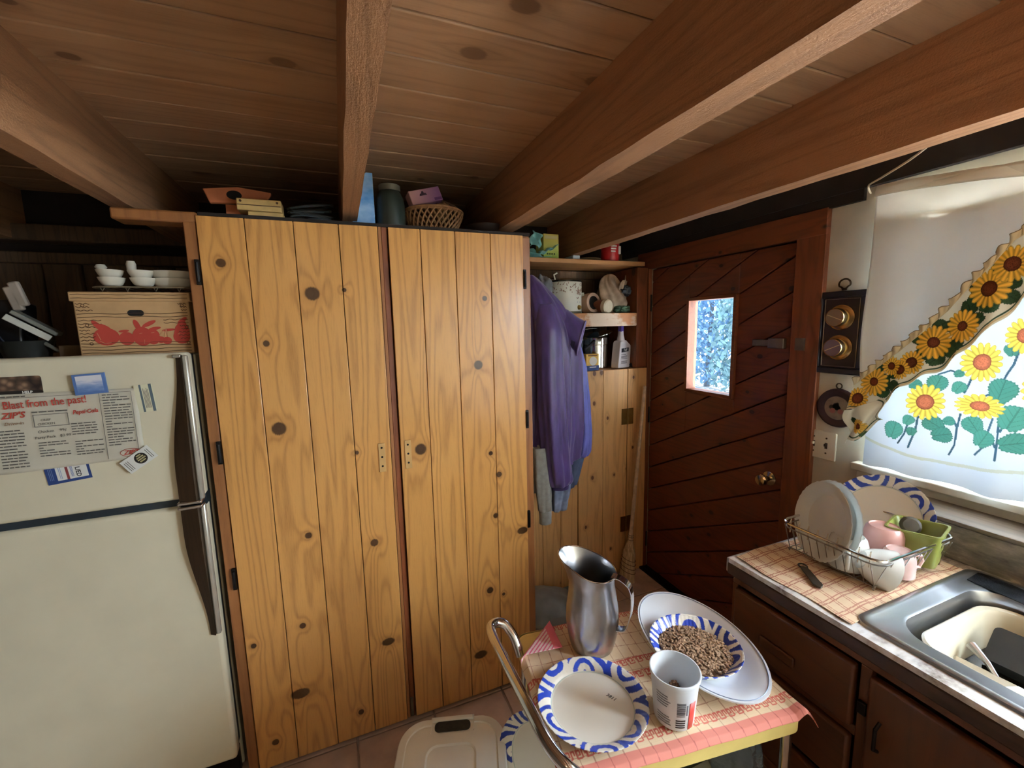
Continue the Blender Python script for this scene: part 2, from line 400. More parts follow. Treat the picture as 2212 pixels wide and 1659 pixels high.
b.box(DX-.016, DX+.05, GY0, GY1, GZ1-f, GZ1+f*.3); b.box(DX-.016, DX+.05, GY0, GY1, GZ0-f*.3, GZ0+f)
gl = b.build('window_frame', case_h, dr, bevel=.002)
glass = NT('window_glass'); glass.set(Base_Color=(1,1,1,1), Roughness=0., Transmission_Weight=1., IOR=1.03); glass = glass.m
MB().box(DX+.03, DX+.033, GY0+.01, GY1-.01, GZ0+.01, GZ1-.01).build('pane', glass, gl)
# knob, bolt, hinges
knob_m = plain('polished_nickel_knob', (200,184,150), .15, 1.)
mk = nrm_frame((DX, 1.302, .885), (-1,0,0))
MB().lathe([(0,0),(.032,0),(.032,.004),(.022,.008),(.012,.012),(.011,.03),(.018,.036),(.026,.046),(.027,.056),(.022,.064),(.010,.067),(0,.068)], 28, mk).build('door_knob', knob_m, dr)
MB().box(DX-.012, DX, 1.335, 1.42, 1.485, 1.515).box(DX-.022, DX, 1.262, 1.335, 1.478, 1.522).build('slide_bolt', plain('dull_steel', (128,122,110), .45, .8), dr, bevel=.003)
for z in (1.72, 1.03, .2):
    MB().tube([(DX-.006, 2.128, z-.05), (DX-.006, 2.128, z+.05)], .006, 10).build('hinge', black_metal, dr)
# casing
c = MB().box(X1-.022, X1+.004, DY0-.112, DY0+.004, 0, 1.925).build('trim_2', case_m, bevel=.003, kind='structure')
MB().box(X1-.026, X1-.020, DY0-.06, DY0-.02, 1.475, 1.525).build('bolt_keeper', plain('dull_steel', (128,122,110), .45, .8), c)
MB().box(X1-.022, X1+.004, DY1-.004, DY1+.1, 0, 1.925).build('trim_3', case_m, bevel=.003, kind='structure')
MB().box(X1-.024, X1+.004, DY0-.112, DY1+.1, 1.921, 2.02).build('trim_4', case_h, bevel=.003, kind='structure')
MB().box(X1-.05, X1+.1, DY0, DY1, 0, .012).build('trim_5', black_metal, kind='structure')
# ------------------------------------------------------------------ window over the sink
w1 = thing('window_1', None, None, (X1, .28, WZ0), kind='structure')
b = MB(); fr = .04
b.box(X1+.03, X1+.1, WY0, WY1, WZ0, WZ0+fr); b.box(X1+.03, X1+.1, WY0, WY1, WZ1-fr, WZ1); b.box(X1+.03, X1+.1, WY0, WY0+fr, WZ0, WZ1); b.box(X1+.03, X1+.1, WY1-fr, WY1, WZ0, WZ1); b.box(X1+.04, X1+.09, .26, .30, WZ0, WZ1)
b.build('window_frame', white_trim, w1, bevel=.003)
MB().box(X1+.06, X1+.064, WY0+.03, WY1-.03, WZ0+.03, WZ1-.03).build('pane', glass, w1)
MB().box(X1-.045, X1+.09, WY0-.05, .955, 1.045, 1.072).build('sill', white_trim, w1, bevel=.004)
MB().box(X1-.02, X1, WY0-.05, .945, .985, 1.045).build('apron', white_trim, w1, bevel=.003)
w2 = thing('window_2', None, None, (X1, -.9, .95), kind='structure')
b = MB(); b.box(X1, X1+.1, -1.35, -.45, .95, .99); b.box(X1, X1+.1, -1.35, -.45, 1.93, 1.97); b.box(X1, X1+.1, -1.35, -1.31, .99, 1.93); b.box(X1, X1+.1, -.49, -.45, .99, 1.93); b.box(X1+.03, X1+.08, -.92, -.88, .99, 1.93)
b.build('window_frame', white_trim, w2)
# ------------------------------------------------------------------ outside: ground, fir and shrubs seen through the glass
MB().box(1.92, 60, -40, 60, -.9, -.602).build('ground', plain('pale_gravel', (226,222,214), .9, var=.05, scale=3), kind='structure')
leaf_m = [plain('hazy_green_leaf', (140,176,182), .6, var=.1, scale=3), plain('bluish_conifer_leaf', (130,170,206), .6, var=.1, scale=3)]
def tree(name, x, y, h, r, label, mi, n=2600):
    t = thing(name, label, 'tree', (x, y, -.6), 'trees outside the door window')
    MB().tube([(x,y,-.6),(x+.1,y,h*.5),(x,y,h*.9)], [.10,.07,.03], 8).build('trunk', plain('grey_bark', (120,124,130), .8), t)
    b = MB()
    for i in range(n):
        z = random.uniform(.06, 1); rr = r*math.sqrt(max(0, 1-(z*1.5-.5)**2 if z > .33 else 1))*math.sqrt(random.random()); a = random.uniform(0, 6.283)
        c = Vector((x+rr*math.cos(a), y+rr*math.sin(a), -.6+h*z)); s_ = random.uniform(.05, .15)
        q = Vector((random.gauss(0,1), random.gauss(0,1), random.gauss(0,1))).normalized(); e = q.orthogonal().normalized()*s_; g = q.cross(e)*.5
        b.add([c-e, c+g, c+e, c-g], [(0,1,2,3)])
    b.build('foliage', leaf_m[mi], t, smooth=0, kind='stuff')
for i, (x, y, h, r, mi, lab) in enumerate([(11.6,11.0,3.9,1.5,1,'round bluish shrub filling the middle of the door window'), (11.6,12.9,4.4,1.4,0,'broad green shrub at the left of the door window'), (16.5,15.6,7.,2.6,1,'big hazy blue tree behind the shrubs outside'), (11.2,9.2,3.6,1.1,0,'small leafy shrub at the right edge of door window')]):
    tree('yard_tree', x, y, h, r, lab, mi)
# ------------------------------------------------------------------ tall two-door pine cupboard
cb = thing('tall_cupboard', 'tall varnished knotty pine cupboard with two plank doors beside the fridge', 'cupboard', (.15, 1.95, 0))
FY = 1.62
b = MB(); b.box(-.418, -.396, FY+.006, 2.34, 0, 1.935); b.box(.712, .734, FY+.006, 2.34, 0, 1.95); b.box(-.396, .712, 2.32, 2.34, 0, 1.95)
b.box(-.418, .734, FY+.006, 2.34, 1.95, 1.962); b.box(-.396, .712, FY+.02, 2.34, .0, .02)
b.build('carcass', cab_trim, cb, bevel=.002)
MB().box(-.418, -.386, FY-.012, FY+.03, 0, 1.935).build('left_stile', cab_trim, cb, bevel=.003)
MB().box(.699, .734, FY-.004, FY+.03, 0, 1.95).build('right_stile', cab_trim, cb, bevel=.003)
MB().box(-.59, -.38, FY-.012, FY+.07, 1.932, 1.965).build('top_ledge', cab_trim, cb, bevel=.006)
MB().box(-.38, .734, FY-.004, FY+.03, 1.956, 1.968).build('top_edge', dark_gap, cb, bevel=.002)
sL = [-.384, -.256, -.118, .019, .146]; sR = [.180, .293, .421, .560, .698]
for side, sm in ((0, sL), (1, sR)):
    # a door is one part; its boards are its pieces
    bk = MB().box(sm[0]+.002, sm[-1]-.002, FY+.003, FY+.008, .022, 1.948).build('cupboard_door', dark_gap, cb)
    for a, c in zip(sm, sm[1:]):
        MB().box(a+.001, c-.001, FY-.018+random.uniform(0,.001), FY+.004, .015, 1.954).build('board', cab_pine, bk, bevel=.0018, seg=2)
    hx = .112 if side == 0 else .207
    MB().box(hx-.012, hx+.012, FY-.021, FY-.017, 1.072, 1.182).build('handle_scar', plain('bare_pine_scar', (206,164,104), .7), bk, bevel=.001)
    for z in (1.095, 1.13, 1.165):
        MB().lathe([(0,0),(.004,0),(.004,.001),(0,.001)], 10, nrm_frame((hx, FY-.0205, z), (0,-1,0))).build('screw_hole', black_metal, bk)
    for z in (1.785, 1.212, .77):
        xx = -.392 if side == 0 else .702
        MB().box(xx-.006, xx+.006, FY-.022, FY-.012, z-.038, z+.038).tube([(xx, FY-.022, z-.03), (xx, FY-.022, z+.03)], .006, 8).build('hinge', black_metal, cb, bevel=.001)
MB().box(.146, .157, FY-.018, FY+.004, .02, 1.953).build('door_edge_strip', cab_trim, cb, bevel=.001)
MB().box(.158, .178, FY-.008, FY+.012, .012, 1.955).build('centre_strip', case_m, cb, bevel=.002)
MB().box(.160, .172, FY-.016, FY-.006, .02, .10).build('floor_bolt', plain('dull_steel', (128,122,110), .45, .8), cb, bevel=.001)
# ------------------------------------------------------------------ refrigerator
enamel = plain('cream_fridge_enamel', (222,214,186), .42, var=.02, scale=6, bump=.02)
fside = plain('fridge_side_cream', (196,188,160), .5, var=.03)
grain = wood('walnut_print_handle', (66,48,30), (50,34,20), (26,17,10), 'z', 14., .06, 40, .6, .35)
seal = plain('dark_rubber_seal', (34,44,50), .5)
fg = thing('refrigerator', 'cream top-freezer refrigerator with wood-print handles and chrome edge', 'refrigerator', (-.81, 1.9, 0))
FF = 1.57
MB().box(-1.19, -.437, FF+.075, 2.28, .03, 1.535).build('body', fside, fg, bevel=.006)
MB().box(-1.185, -.442, FF+.045, FF+.078, .14, 1.535).build('door_gasket', seal, fg)
MB().box(-1.19, -.437, FF, FF+.05, 1.083, 1.543).build('freezer_door', enamel, fg, bevel=.012, seg=3)
MB().box(-1.19, -.437, FF, FF+.05, .125, 1.061).build('fridge_door', enamel, fg, bevel=.012, seg=3)
MB().box(-1.19, -.437, FF+.012, FF+.06, 1.055, 1.09).build('door_gap_seal', seal, fg)
MB().box(-1.18, -.445, FF+.05, FF+.08, .02, .118).build('kick_grille', black_metal, fg, bevel=.003)
for z0, z1, nm in ((1.081, 1.535, 'freezer'), (.615, 1.066, 'fridge')):
    # handle: a curved wood-print blade along the door edge with a chrome outer strip
    n = 24; vs = []
    for i in range(n+1):
        t = i/n; z = z0+(z1-z0)*t
        wd = .021+.028*(math.sin(math.pi*min(1, (1-t)*1.0 if nm == 'freezer' else t))**1.0)*(.9) if False else None
        u = t if nm == 'fridge' else 1-t              # u = 1 at the middle gap
        wd = .016+.033*(.5-.5*math.cos(math.pi*min(1, u*1.25)))
        dp = .012+.02*(.5-.5*math.cos(math.pi*min(1, u*1.25)))
        vs += [(-.449-wd, FF-.002, z), (-.449-wd, FF-dp*.6, z), (-.449, FF-dp-.006, z), (-.449, FF-.002, z)]
    fs = [(i*4+q, i*4+(q+1)%4, i*4+4+(q+1)%4, i*4+4+q) for i in range(n) for q in range(4)]+[(3,2,1,0), (4*n,4*n+1,4*n+2,4*n+3)]
    h = MB().add(vs, fs).build('handle', grain, fg, smooth=40, label='dark wood-print handle')
    MB().box(-.449, -.434, FF-.016, FF, z0, z1).build('chrome_strip', plain('satin_cream_metal', (214,212,198), .25, .6), h, bevel=.005)
    ze = z0 if nm == 'freezer' else z1
    MB().box(-.5, -.436, FF-.038, FF-.004, ze-.005, ze+.005).build('chrome_cap', chrome, h, bevel=.003)
MB().box(-.470, -.449, FF-.02, FF, 1.528, 1.538).build('handle_top_cap', chrome, fg, bevel=.002)
# ------------------------------------------------------------------ papers and magnets on the fridge
PF = FF-.0015
def on_fridge(x, z, ang=0, d=0.): return frame((x, PF-d, z), (math.cos(ang),0,math.sin(ang)), (-math.sin(ang),0,math.cos(ang)))
ink = plain('grey_print_ink', (96,92,84), .8, var=0); red = plain('faded_red_ink', (176,62,48), .8, var=0); paper = plain('yellowed_newsprint', (206,200,180), .7, var=.03, scale=12, bump=.04)
white_p = plain('white_card', (226,226,218), .6, var=.02); navy = plain('navy_print', (40,66,124), .6, var=.03)
mn = thing('paper_menu', 'large creased newsprint menu headed Blast from the past on the freezer door', 'poster', (-.75, FF, 1.21))
def pw_(u, v):
    x = -1.0+.43*u; z = 1.448-.220*v-.004*u+(.018*max(0, u-.3))*v
    return (x, PF-.003-.003*abs(math.sin(u*9+v*4))*v-.004*max(0, v-.85)*6*abs(math.sin(u*13)), z)
mp_ = MB().grid(44, 22, pw_).build('sheet', paper, mn, smooth=180, solid=.0006)
ZT = PF-.0125+.006
def mt(x, z, d=.0): return frame((x, PF-.0085-d, z), (1,0,.03), (0,0,1))
text('headline', 'Blast from the past!', .030, mt(-.771, 1.4185), red, mn, bold=.0003, sx=.74)
text('logo', "ZIP'S", .023, mt(-.842, 1.388), red, mn, bold=.0006, shear=.25)
text('script_logo', 'Pepsi·Cola', .0165, mt(-.690, 1.386), red, mn, bold=.0004, shear=.25, sx=.8)
text('subtitle', 'Drive-in', .012, mt(-.843, 1.366), plain('brown_ink', (140,100,66), .8, var=0), mn, shear=.3)
b = MB()
for xa, xb in ((-.803,-.791),(-.788,-.772),(-.769,-.757),(-.754,-.728)): b.box(xa, xb, PF-.0095, PF-.009, 1.392, 1.395)
for (xa, xb, za, zb) in ((-.802,-.728,1.385,1.3865),(-.802,-.728,1.3515,1.353),(-.802,-.8005,1.3515,1.3865),(-.7295,-.728,1.3515,1.3865)): b.box(xa, xb, PF-.0095, PF-.009, za, zb)
b.build('price_box', ink, mn, smooth=0)
text('price_line', 'CRISP', .0085, mt(-.777, 1.370), ink, mn); text('price_line', 'CHICKEN', .0085, mt(-.777, 1.359), ink, mn)
text('price_line', 'Chicken    99¢', .0105, mt(-.767, 1.338), ink, mn); text('price_line', 'Party Pack   $3.99', .0105, mt(-.767, 1.322), ink, mn)
text('right_logo', "ZIP'S", .018, mt(-.600, 1.254), red, mn, bold=.0004, shear=.25)
ell = [(-.6+.026*math.cos(a*math.pi/16), PF-.009, 1.254+.0115*math.sin(a*math.pi/16)) for a in range(32)]
MB().tube(ell, .0007, 4, closed=True).build('logo_ring', red, mn)
b = MB(); lr = random.Random(3)
def textlines(x0, x1, z0, z1, step, gap=.25):
    z = z0
    while z > z1:
        x = x0
        while x < x1-.006:
            wl = lr.uniform(.006, .018); b.box(x, min(x+wl, x1), PF-.0092, PF-.0088, z, z+step*.36); x += wl+.0025
            if lr.random() < .08: break
        z -= step
textlines(-.648, -.585, 1.428, 1.275, .0078); textlines(-.725, -.668, 1.352, 1.315, .0075); textlines(-.80, -.735, 1.305, 1.262, .0075); textlines(-.722, -.66, 1.30, 1.255, .0075)
textlines(-.88, -.825, 1.345, 1.24, .0085); textlines(-.66, -.64, 1.43, 1.432, .01); textlines(-.86, -.66, 1.438, 1.433, .01)
b.build('fine_print', ink, mn, smooth=0, kind='stuff')
b = MB(); b.box(-.655,-.654,PF-.0092,PF-.0088,1.24,1.435); b.box(-.582,-.581,PF-.0092,PF-.0088,1.24,1.435); b.box(-.87,-.581,PF-.0092,PF-.0088,1.4355,1.4365); b.build('column_rule', ink, mn, smooth=0)
# photo magnet
pm = thing('photo_magnet', 'rounded dark group-photo magnet reading HELP at the top of the freezer', 'magnet', (-.83, FF, 1.443))
photo = NT('brown_group_photo'); vo = photo.n('ShaderNodeTexVoronoi'); vo.inputs['Scale'].default_value = 60; photo.l(photo.obj(), vo.inputs['Vector'])
photo.set(Base_Color=photo.ramp(vo.outputs['Distance'], (.1, srgb(150,120,96)), (.5, srgb(86,66,52)), (.9, srgb(36,28,26))), Roughness=.5)
MB().prism(rrect(.115, .05, .007, cx=-.833, cy=1.469), 0, .002, frame((0,PF,0),(1,0,0),(0,0,1))).build('photo', photo.m, pm)
MB().prism(rrect(.115, .011, .004, cx=-.833, cy=1.4495), 0, .0025, frame((0,PF,0),(1,0,0),(0,0,1))).build('caption_band', plain('black_print', (30,26,24), .5, var=0), pm)
text('caption', 'HELP', .0095, on_fridge(-.807, 1.4495, 0, .003), white_p, pm, bold=.0003)
# blue scenic magnet
bm_ = thing('scenic_magnet', 'square blue seascape magnet holding the top of the menu', 'magnet', (-.668, FF, 1.435))
sea = NT('blue_seascape'); sp = sea.n('ShaderNodeSeparateXYZ'); sea.l(sea.obj(), sp.inputs[0])
sea.set(Base_Color=sea.ramp(sea.math('ADD', sea.math('MULTIPLY_ADD', sp.outputs[2], 17., -24.4), sea.math('MULTIPLY', sea.noise(sea.vm('MULTIPLY', sea.obj(), (30,1,120)), 1.6, 3), .5)), (.15, srgb(60,94,150)), (.5, srgb(110,140,190)), (.7, srgb(150,170,206)), (.95, srgb(224,226,232))), Roughness=.4)
mm = on_fridge(-.668, 1.464, .05, .012)
MB().prism([(-.036,-.029),(.036,-.029),(.036,.029),(-.036,.029)], -.002, .003, mm).build('border', plain('blue_card', (84,118,176), .5, var=.03), bm_)
MB().prism([(-.029,-.023),(.029,-.023),(.029,.024),(-.029,.024)], .003, .0036, mm).build('picture', sea.m, bm_)
# business cards
vc = thing('business_card', 'narrow cream card with dark side stripes right of the menu', 'card', (-.55, FF, 1.37))
mm = on_fridge(-.551, 1.412, .07, .003)
MB().prism([(-.022,-.041),(.022,-.041),(.022,.041),(-.022,.041)], 0, .001, mm).build('card', plain('cream_card', (222,218,186), .6, var=.02), vc)
MB().prism([(-.010,-.041),(-.005,-.041),(-.005,.041),(-.010,.041)], .001, .0014, mm).prism([(.013,-.041),(.020,-.041),(.020,.041),(.013,.041)], .001, .0014, mm).build('stripe', plain('slate_stripe', (92,108,116), .6, var=.02), vc)
b = MB()
for k in range(5): b.prism([(-.002+k*.0028,-.03),(-.001+k*.0028,-.03),(-.001+k*.0028,.03-.004*(k%3)),(-.002+k*.0028,.03-.004*(k%3))], .001, .0014, mm)
b.build('print_line', ink, vc, smooth=0)
ac = thing('blue_card', 'white and navy LIED card hanging sideways under the menu', 'card', (-.752, FF, 1.19))
mm = on_fridge(-.7515, 1.211, .1, .001)
MB().prism([(-.049,-.026),(.049,-.026),(.049,.03),(-.049,.03)], 0, .0008, mm).build('card', navy, ac)
MB().prism([(-.026,-.018),(.043,-.018),(.043,.03),(-.026,.03)], .0008, .0011, mm).build('white_panel', white_p, ac)
text('word', 'LIED', .0150, mm @ Matrix.Translation((.022, -.001, .0016)) @ Matrix.Rotation(R(-90),4,'Z'), plain('black_print', (30,26,24), .5, var=0), ac, bold=.0003)
MB().prism([(-.005,-.018),(.001,-.018),(.001,.03),(-.005,.03)], .0011, .0014, mm).build('red_bar', plain('maroon_print', (130,56,56), .6, var=0), ac)
b = MB()
for k in range(5): b.prism([(-.042+k*.0035+(.012 if k > 2 else 0),-.014),(-.041+k*.0035+(.012 if k > 2 else 0),-.014),(-.041+k*.0035+(.012 if k > 2 else 0),.02),(-.042+k*.0035+(.012 if k > 2 else 0),.02)], .0011, .0014, mm)
for k in range(3): b.prism([(.006+k*.002,-.012),(.007+k*.002,-.012),(.007+k*.002,.02),(.006+k*.002,.02)], .0011, .0014, mm)
b.build('print_line', plain('pale_blue_ink', (120,140,180), .6, var=0), ac, smooth=0)
tc = thing('business_card', 'tilted white card with a round black emblem at the menu corner', 'card', (-.585, FF, 1.20))
mm = on_fridge(-.5835, 1.2305, .60, .011)
MB().prism([(-.042,-.022),(.042,-.022),(.042,.022),(-.042,.022)], 0, .001, mm).build('card', white_p, tc)
MB().lathe([(0,.0014),(.0165,.0014),(.0165,.001)], 28, mm @ Matrix.Translation((.006,0,0))).build('emblem', plain('black_print', (30,26,24), .5, var=0), tc)
b = MB()
for k, wl in enumerate((.006, .0095, .0105, .008)):
    x = -wl
    while x < wl: b.prism([(.006+x,.0085-.0062*k),(.006+x+.0024,.0085-.0062*k),(.006+x+.0024,.0122-.0062*k),(.006+x,.0122-.0062*k)], .0014, .0018, mm); x += .0034
b.build('emblem_lettering', plain('gold_print', (206,196,140), .5, var=0), tc, smooth=0)
for xa in (-.036, -.031, -.026, .028, .033):
    MB().prism([(xa,-.016),(xa+.0015,-.016),(xa+.0015,.014),(xa,.014)], .001, .0014, mm).build('print_line', ink, tc, smooth=0)
# ------------------------------------------------------------------ things on top of the fridge (top at z 1.535)
ZF = 1.536
kraft = plain('kraft_cardboard', (196,158,110), .8, var=.04, scale=20); kline = plain('brown_wood_print', (92,62,38), .8, var=0)
fx = thing('fruit_carton', 'kraft cardboard fruit carton with red fruit print on the fridge', 'box', (-.585, 1.78, ZF))
BX0, BX1, BY, BZ1 = -.722, -.440, 1.655, 1.712
MB().box(BX0, BX1, BY, BY+.25, ZF, BZ1).build('carton', kraft, fx, bevel=.004)
MB().box(BX0-.006, BX1+.006, BY-.006, BY+.256, 1.700, 1.728).build('lid', kraft, fx, bevel=.003)
b = MB(); lr = random.Random(5)
for k in range(16):
    z = ZF+.010+k*.0098
    for (xa, xb) in ((BX0+.006, BX1-.006),) if (k < 4 or k in (11, 12)) else ((BX0+.006, BX0+lr.uniform(.03,.045)), (BX1-lr.uniform(.02,.035), BX1-.006)) if k < 9 or k > 12 else ((BX0+.006, BX0+.06), (BX1-.07, BX1-.006)):
        b.tube([(xa+(xb-xa)*q/12, BY-.0012, z+.0016*math.sin(q*1.3+k)) for q in range(13)], .0009, 4)
for (xa, zz) in ((BX0+.022, 1.688), (BX0+.026, 1.630), (BX0+.03, 1.575), (BX1-.018, 1.688), (BX1-.012, 1.62), (BX1-.012, 1.57)):
    b.tube([(xa+.004*math.cos(a), BY-.0012, zz+.004*math.sin(a)) for a in np.linspace(0, 6.28, 10)[:-1]], .0008, 4, closed=True)
for zz in (1.709, 1.7195): b.tube([(BX0+(BX1-BX0)*q/16, BY-.0072, zz+.001*math.sin(q*1.7)) for q in range(17)], .0008, 4)
b.build('wood_grain_print', kline, fx)
MB().prism(rrect(.040, .018, .0085, cx=-.577, cy=1.665), 0, .002, frame((0,BY+.0005,0),(1,0,0),(0,0,1))).build('hand_hole', plain('hole_black', (16,12,10), .9), fx)
fr_red = plain('red_fruit_print', (178,62,48), .8, var=.03); fr_line = plain('fruit_print_highlight', (206,150,110), .8, var=0)
mf = frame((0, BY-.0004, 0), (1,0,0), (0,0,1))
b = MB()
def ell2(cx, cy, rx, ry, n=24, a0=0): return [(cx+rx*math.cos(t)*math.cos(a0)-ry*math.sin(t)*math.sin(a0), cy+rx*math.cos(t)*math.sin(a0)+ry*math.sin(t)*math.cos(a0)) for t in np.linspace(0, 2*math.pi, n, endpoint=False)]
for (cx, cz, rx, rz) in ((-.655,1.595,.031,.026),(-.607,1.588,.019,.020),(-.568,1.594,.024,.029),(-.542,1.592,.018,.024),(-.5225,1.582,.011,.0105),(-.507,1.579,.012,.0115),(-.468,1.590,.022,.022)):
    kz = .0007+.00012*(cx*1000 % 7); b.prism(ell2(cx, cz, rx, rz), 0, kz, mf)
b.prism([(-.49,1.59),(-.482,1.62),(-.47,1.637),(-.455,1.638),(-.446,1.61),(-.446,1.59)], 0, .0008, mf)
for (cx, cz, L, wd, a) in ((-.672,1.628,.020,.007,-.9),(-.655,1.623,.017,.006,-.6),(-.612,1.611,.013,.004,.1),(-.578,1.628,.018,.007,1.9),(-.548,1.632,.020,.006,.5),(-.535,1.617,.016,.005,.2),(-.50,1.612,.018,.004,.1),(-.462,1.640,.016,.006,.7)):
    b.prism(ell2(cx, cz, L, wd, 14, a), 0, .0006+.0001*(abs(cx)*1000 % 9), mf)
b.build('fruit_print', fr_red, fx, smooth=0)
b = MB()
for pts in ([(-.672,.583),(-.660,.575),(-.645,.577)], [(-.676,.607),(-.671,.592),(-.669,.585)], [(-.575,.602),(-.567,.604)], [(-.545,.604),(-.537,.605)], [(-.513,.59),(-.508,.607),(-.506,.616)], [(-.505,.59),(-.505,.606),(-.506,.616)], [(-.526,.594),(-.515,.61),(-.506,.616)], [(-.478,.598),(-.472,.602)], [(-.565,.571),(-.563,.584)]):
    b.tube([(a, BY-.0014, 1+c) for a, c in pts], .0009, 4)
b.build('fruit_highlights', fr_line, fx)
# tray of white dishes on the carton
ceram = plain('glazed_white_ceramic', (216,210,192), .22, var=.03)
ty = thing('wire_rack_tray', 'low wire tray on top of the fruit carton', 'tray', (-.56, 1.76, BZ1+.016))
b = MB(); b.tube([(x, y, 1.744) for x, y in rrect(.25, .20, .03, 4, -.56, 1.77)], .0028, 6, closed=True)
for k in range(9): x = -.67+k*.0275; b.tube([(x, 1.67, 1.744), (x, 1.87, 1.744)], .0014, 5)
b.build('wires', plain('dull_tin', (150,140,120), .4, .7), ty)
b = MB()
for x in (-.66, -.60, -.53, -.47):
    b.tube([(x, 1.672, 1.744), (x+.006, 1.668, 1.731), (x+.012, 1.672, 1.744)], .0018, 5); b.tube([(x, 1.868, 1.744), (x+.006, 1.872, 1.731), (x+.012, 1.868, 1.744)], .0018, 5)
b.build('feet', plain('dull_tin', (150,140,120), .4, .7), ty)
cup = [(0,0),(.016,0),(.024,.005),(.030,.016),(.0335,.026),(.0315,.026),(.028,.016),(.021,.006),(0,.005)]
first = None
spots = [(-.640,1.70,1.748,'lower white ramekin at the left of the tray, chipped light'),(-.562,1.70,1.748,'lower white ramekin in the middle of the tray'),(-.642,1.70,1.7705,'upper white ramekin stacked at the left of the tray'),(-.566,1.70,1.7705,'upper white ramekin stacked in the middle of the tray')]
labs = ["white ramekin at the tray's left end, lower of its stack", "white ramekin in the middle of the tray, lower of its stack", "white ramekin at the tray's left end, upper of its stack", "white ramekin in the middle of the tray, upper of its stack"]
for (x, y, z, _), lb in zip(spots, labs):
    o = MB().lathe(cup, 28, Matrix.Translation((x, y, z))).build('ramekin', ceram, label=lb, category='bowl', group='white ramekins on the tray')
for z, lb in ((1.748, "long white oval dish at the right end of the tray, lower of two"), (1.772, "long white oval dish at the right end of the tray, upper of two")):
    MB().lathe([(0,0),(.04,0),(.052,.010),(.060,.027),(.057,.027),(.049,.011),(.038,.004),(0,.004)], 36, Matrix.Translation((-.495,1.73,z)), sy=.75).build('oval_dish', ceram, label=lb, category='dish', group='white oval dishes on the tray')
b = MB().lathe([(0,0),(.012,0),(.013,.02),(.010,.03),(0,.031)], 18, Matrix.Translation((-.60,1.735,1.80))).build('salt_shaker', ceram, label='small white shaker standing on the stacked ramekins', category='shaker')
MB().lathe([(0,0),(.010,.002),(.015,.010),(.010,.018),(0,.02)], 18, Matrix.Translation((-.668,1.715,1.797))).build('white_knob_lid', ceram, label='little white knobbed lid at the left end of the tray', category='lid')
# clutter at the left end of the fridge top
dk = plain('dark_navy_cloth', (26,34,48), .8); gm = plain('grey_painted_metal', (120,122,112), .6, .0)
gt = thing('metal_grater', 'flat grey metal grater lying tilted on the dark clutter', 'grater', (-.85, 1.76, 1.6))
MB().obox((-.853, 1.75, 1.640), (.115, .05, .012), (0, R(38), R(10))).build('blade', gm, gt, bevel=.003)
MB().obox((-.862, 1.722, 1.627), (.112, .006, .018), (0, R(38), R(10))).build('edge', plain('pale_grey_edge', (196,196,184), .6), gt, bevel=.002)
pb = thing('saucepan', 'small dark saucepan with bright handle end left of the carton', 'pan', (-.86, 1.75, ZF))
MB().lathe([(0,0),(.05,0),(.062,.05),(.064,.052),(.058,.05),(.047,.006),(0,.006)], 30, Matrix.Translation((-.895,1.77,ZF))).build('bowl', plain('dark_aluminium', (74,76,72), .4, .8), pb)
MB().tube([(-.845,1.75,ZF+.045),(-.81,1.735,ZF+.022),(-.785,1.73,ZF+.008)], [.006,.005,.006], 8).build('handle', gm, pb)
MB().blob((-.776,1.728,ZF+.008), (.006,.006,.006), 2).build('handle_tip', chrome, pb)
MB().grid(30, 16, lambda u, v: (-1.08+.16*u, 1.72+.05*math.sin(u*7)+.1*v, ZF+.002+.14*(1-v)*(math.sin(u*math.pi)**.5)*(1+.25*math.sin(u*17+v*5)))).build('dark_rag', dk, smooth=180, solid=.004, label='dark navy cloth heaped at the left end of the fridge top', category='cloth')
jr = thing('knife_block', 'dark knife block with pale handles at the far left on the fridge', 'knife block', (-.95, 1.80, ZF))
MB().obox((-.955,1.83,1.625), (.09,.08,.17), (R(-10),0,0)).build('block', plain('black_lacquer', (24,24,26), .4), jr, bevel=.006)
for k in range(2): MB().obox((-.915+.012*k,1.79,1.716+.014*k), (.026,.018,.075), (0, R(-14), 0)).build('handle', plain('pale_knife_handle', (168,156,142), .5), jr, bevel=.005)
MB().box(-.80, -.735, 1.72, 1.80, ZF, ZF+.035).build('small_carton', plain('brown_board_box', (96,74,50), .8), label='low brown cardboard box beside the fruit carton', category='box', bevel=.002)
MB().tube(smooth_path([(-.735,1.9,1.545),(-.728,1.92,1.68),(-.755,1.95,1.80),(-.775,1.97,1.84)]), .006, 8).build('bent_rod', plain('dull_tin', (150,140,120), .4, .7), label='thin curved rod leaning behind the fruit carton', category='rod')
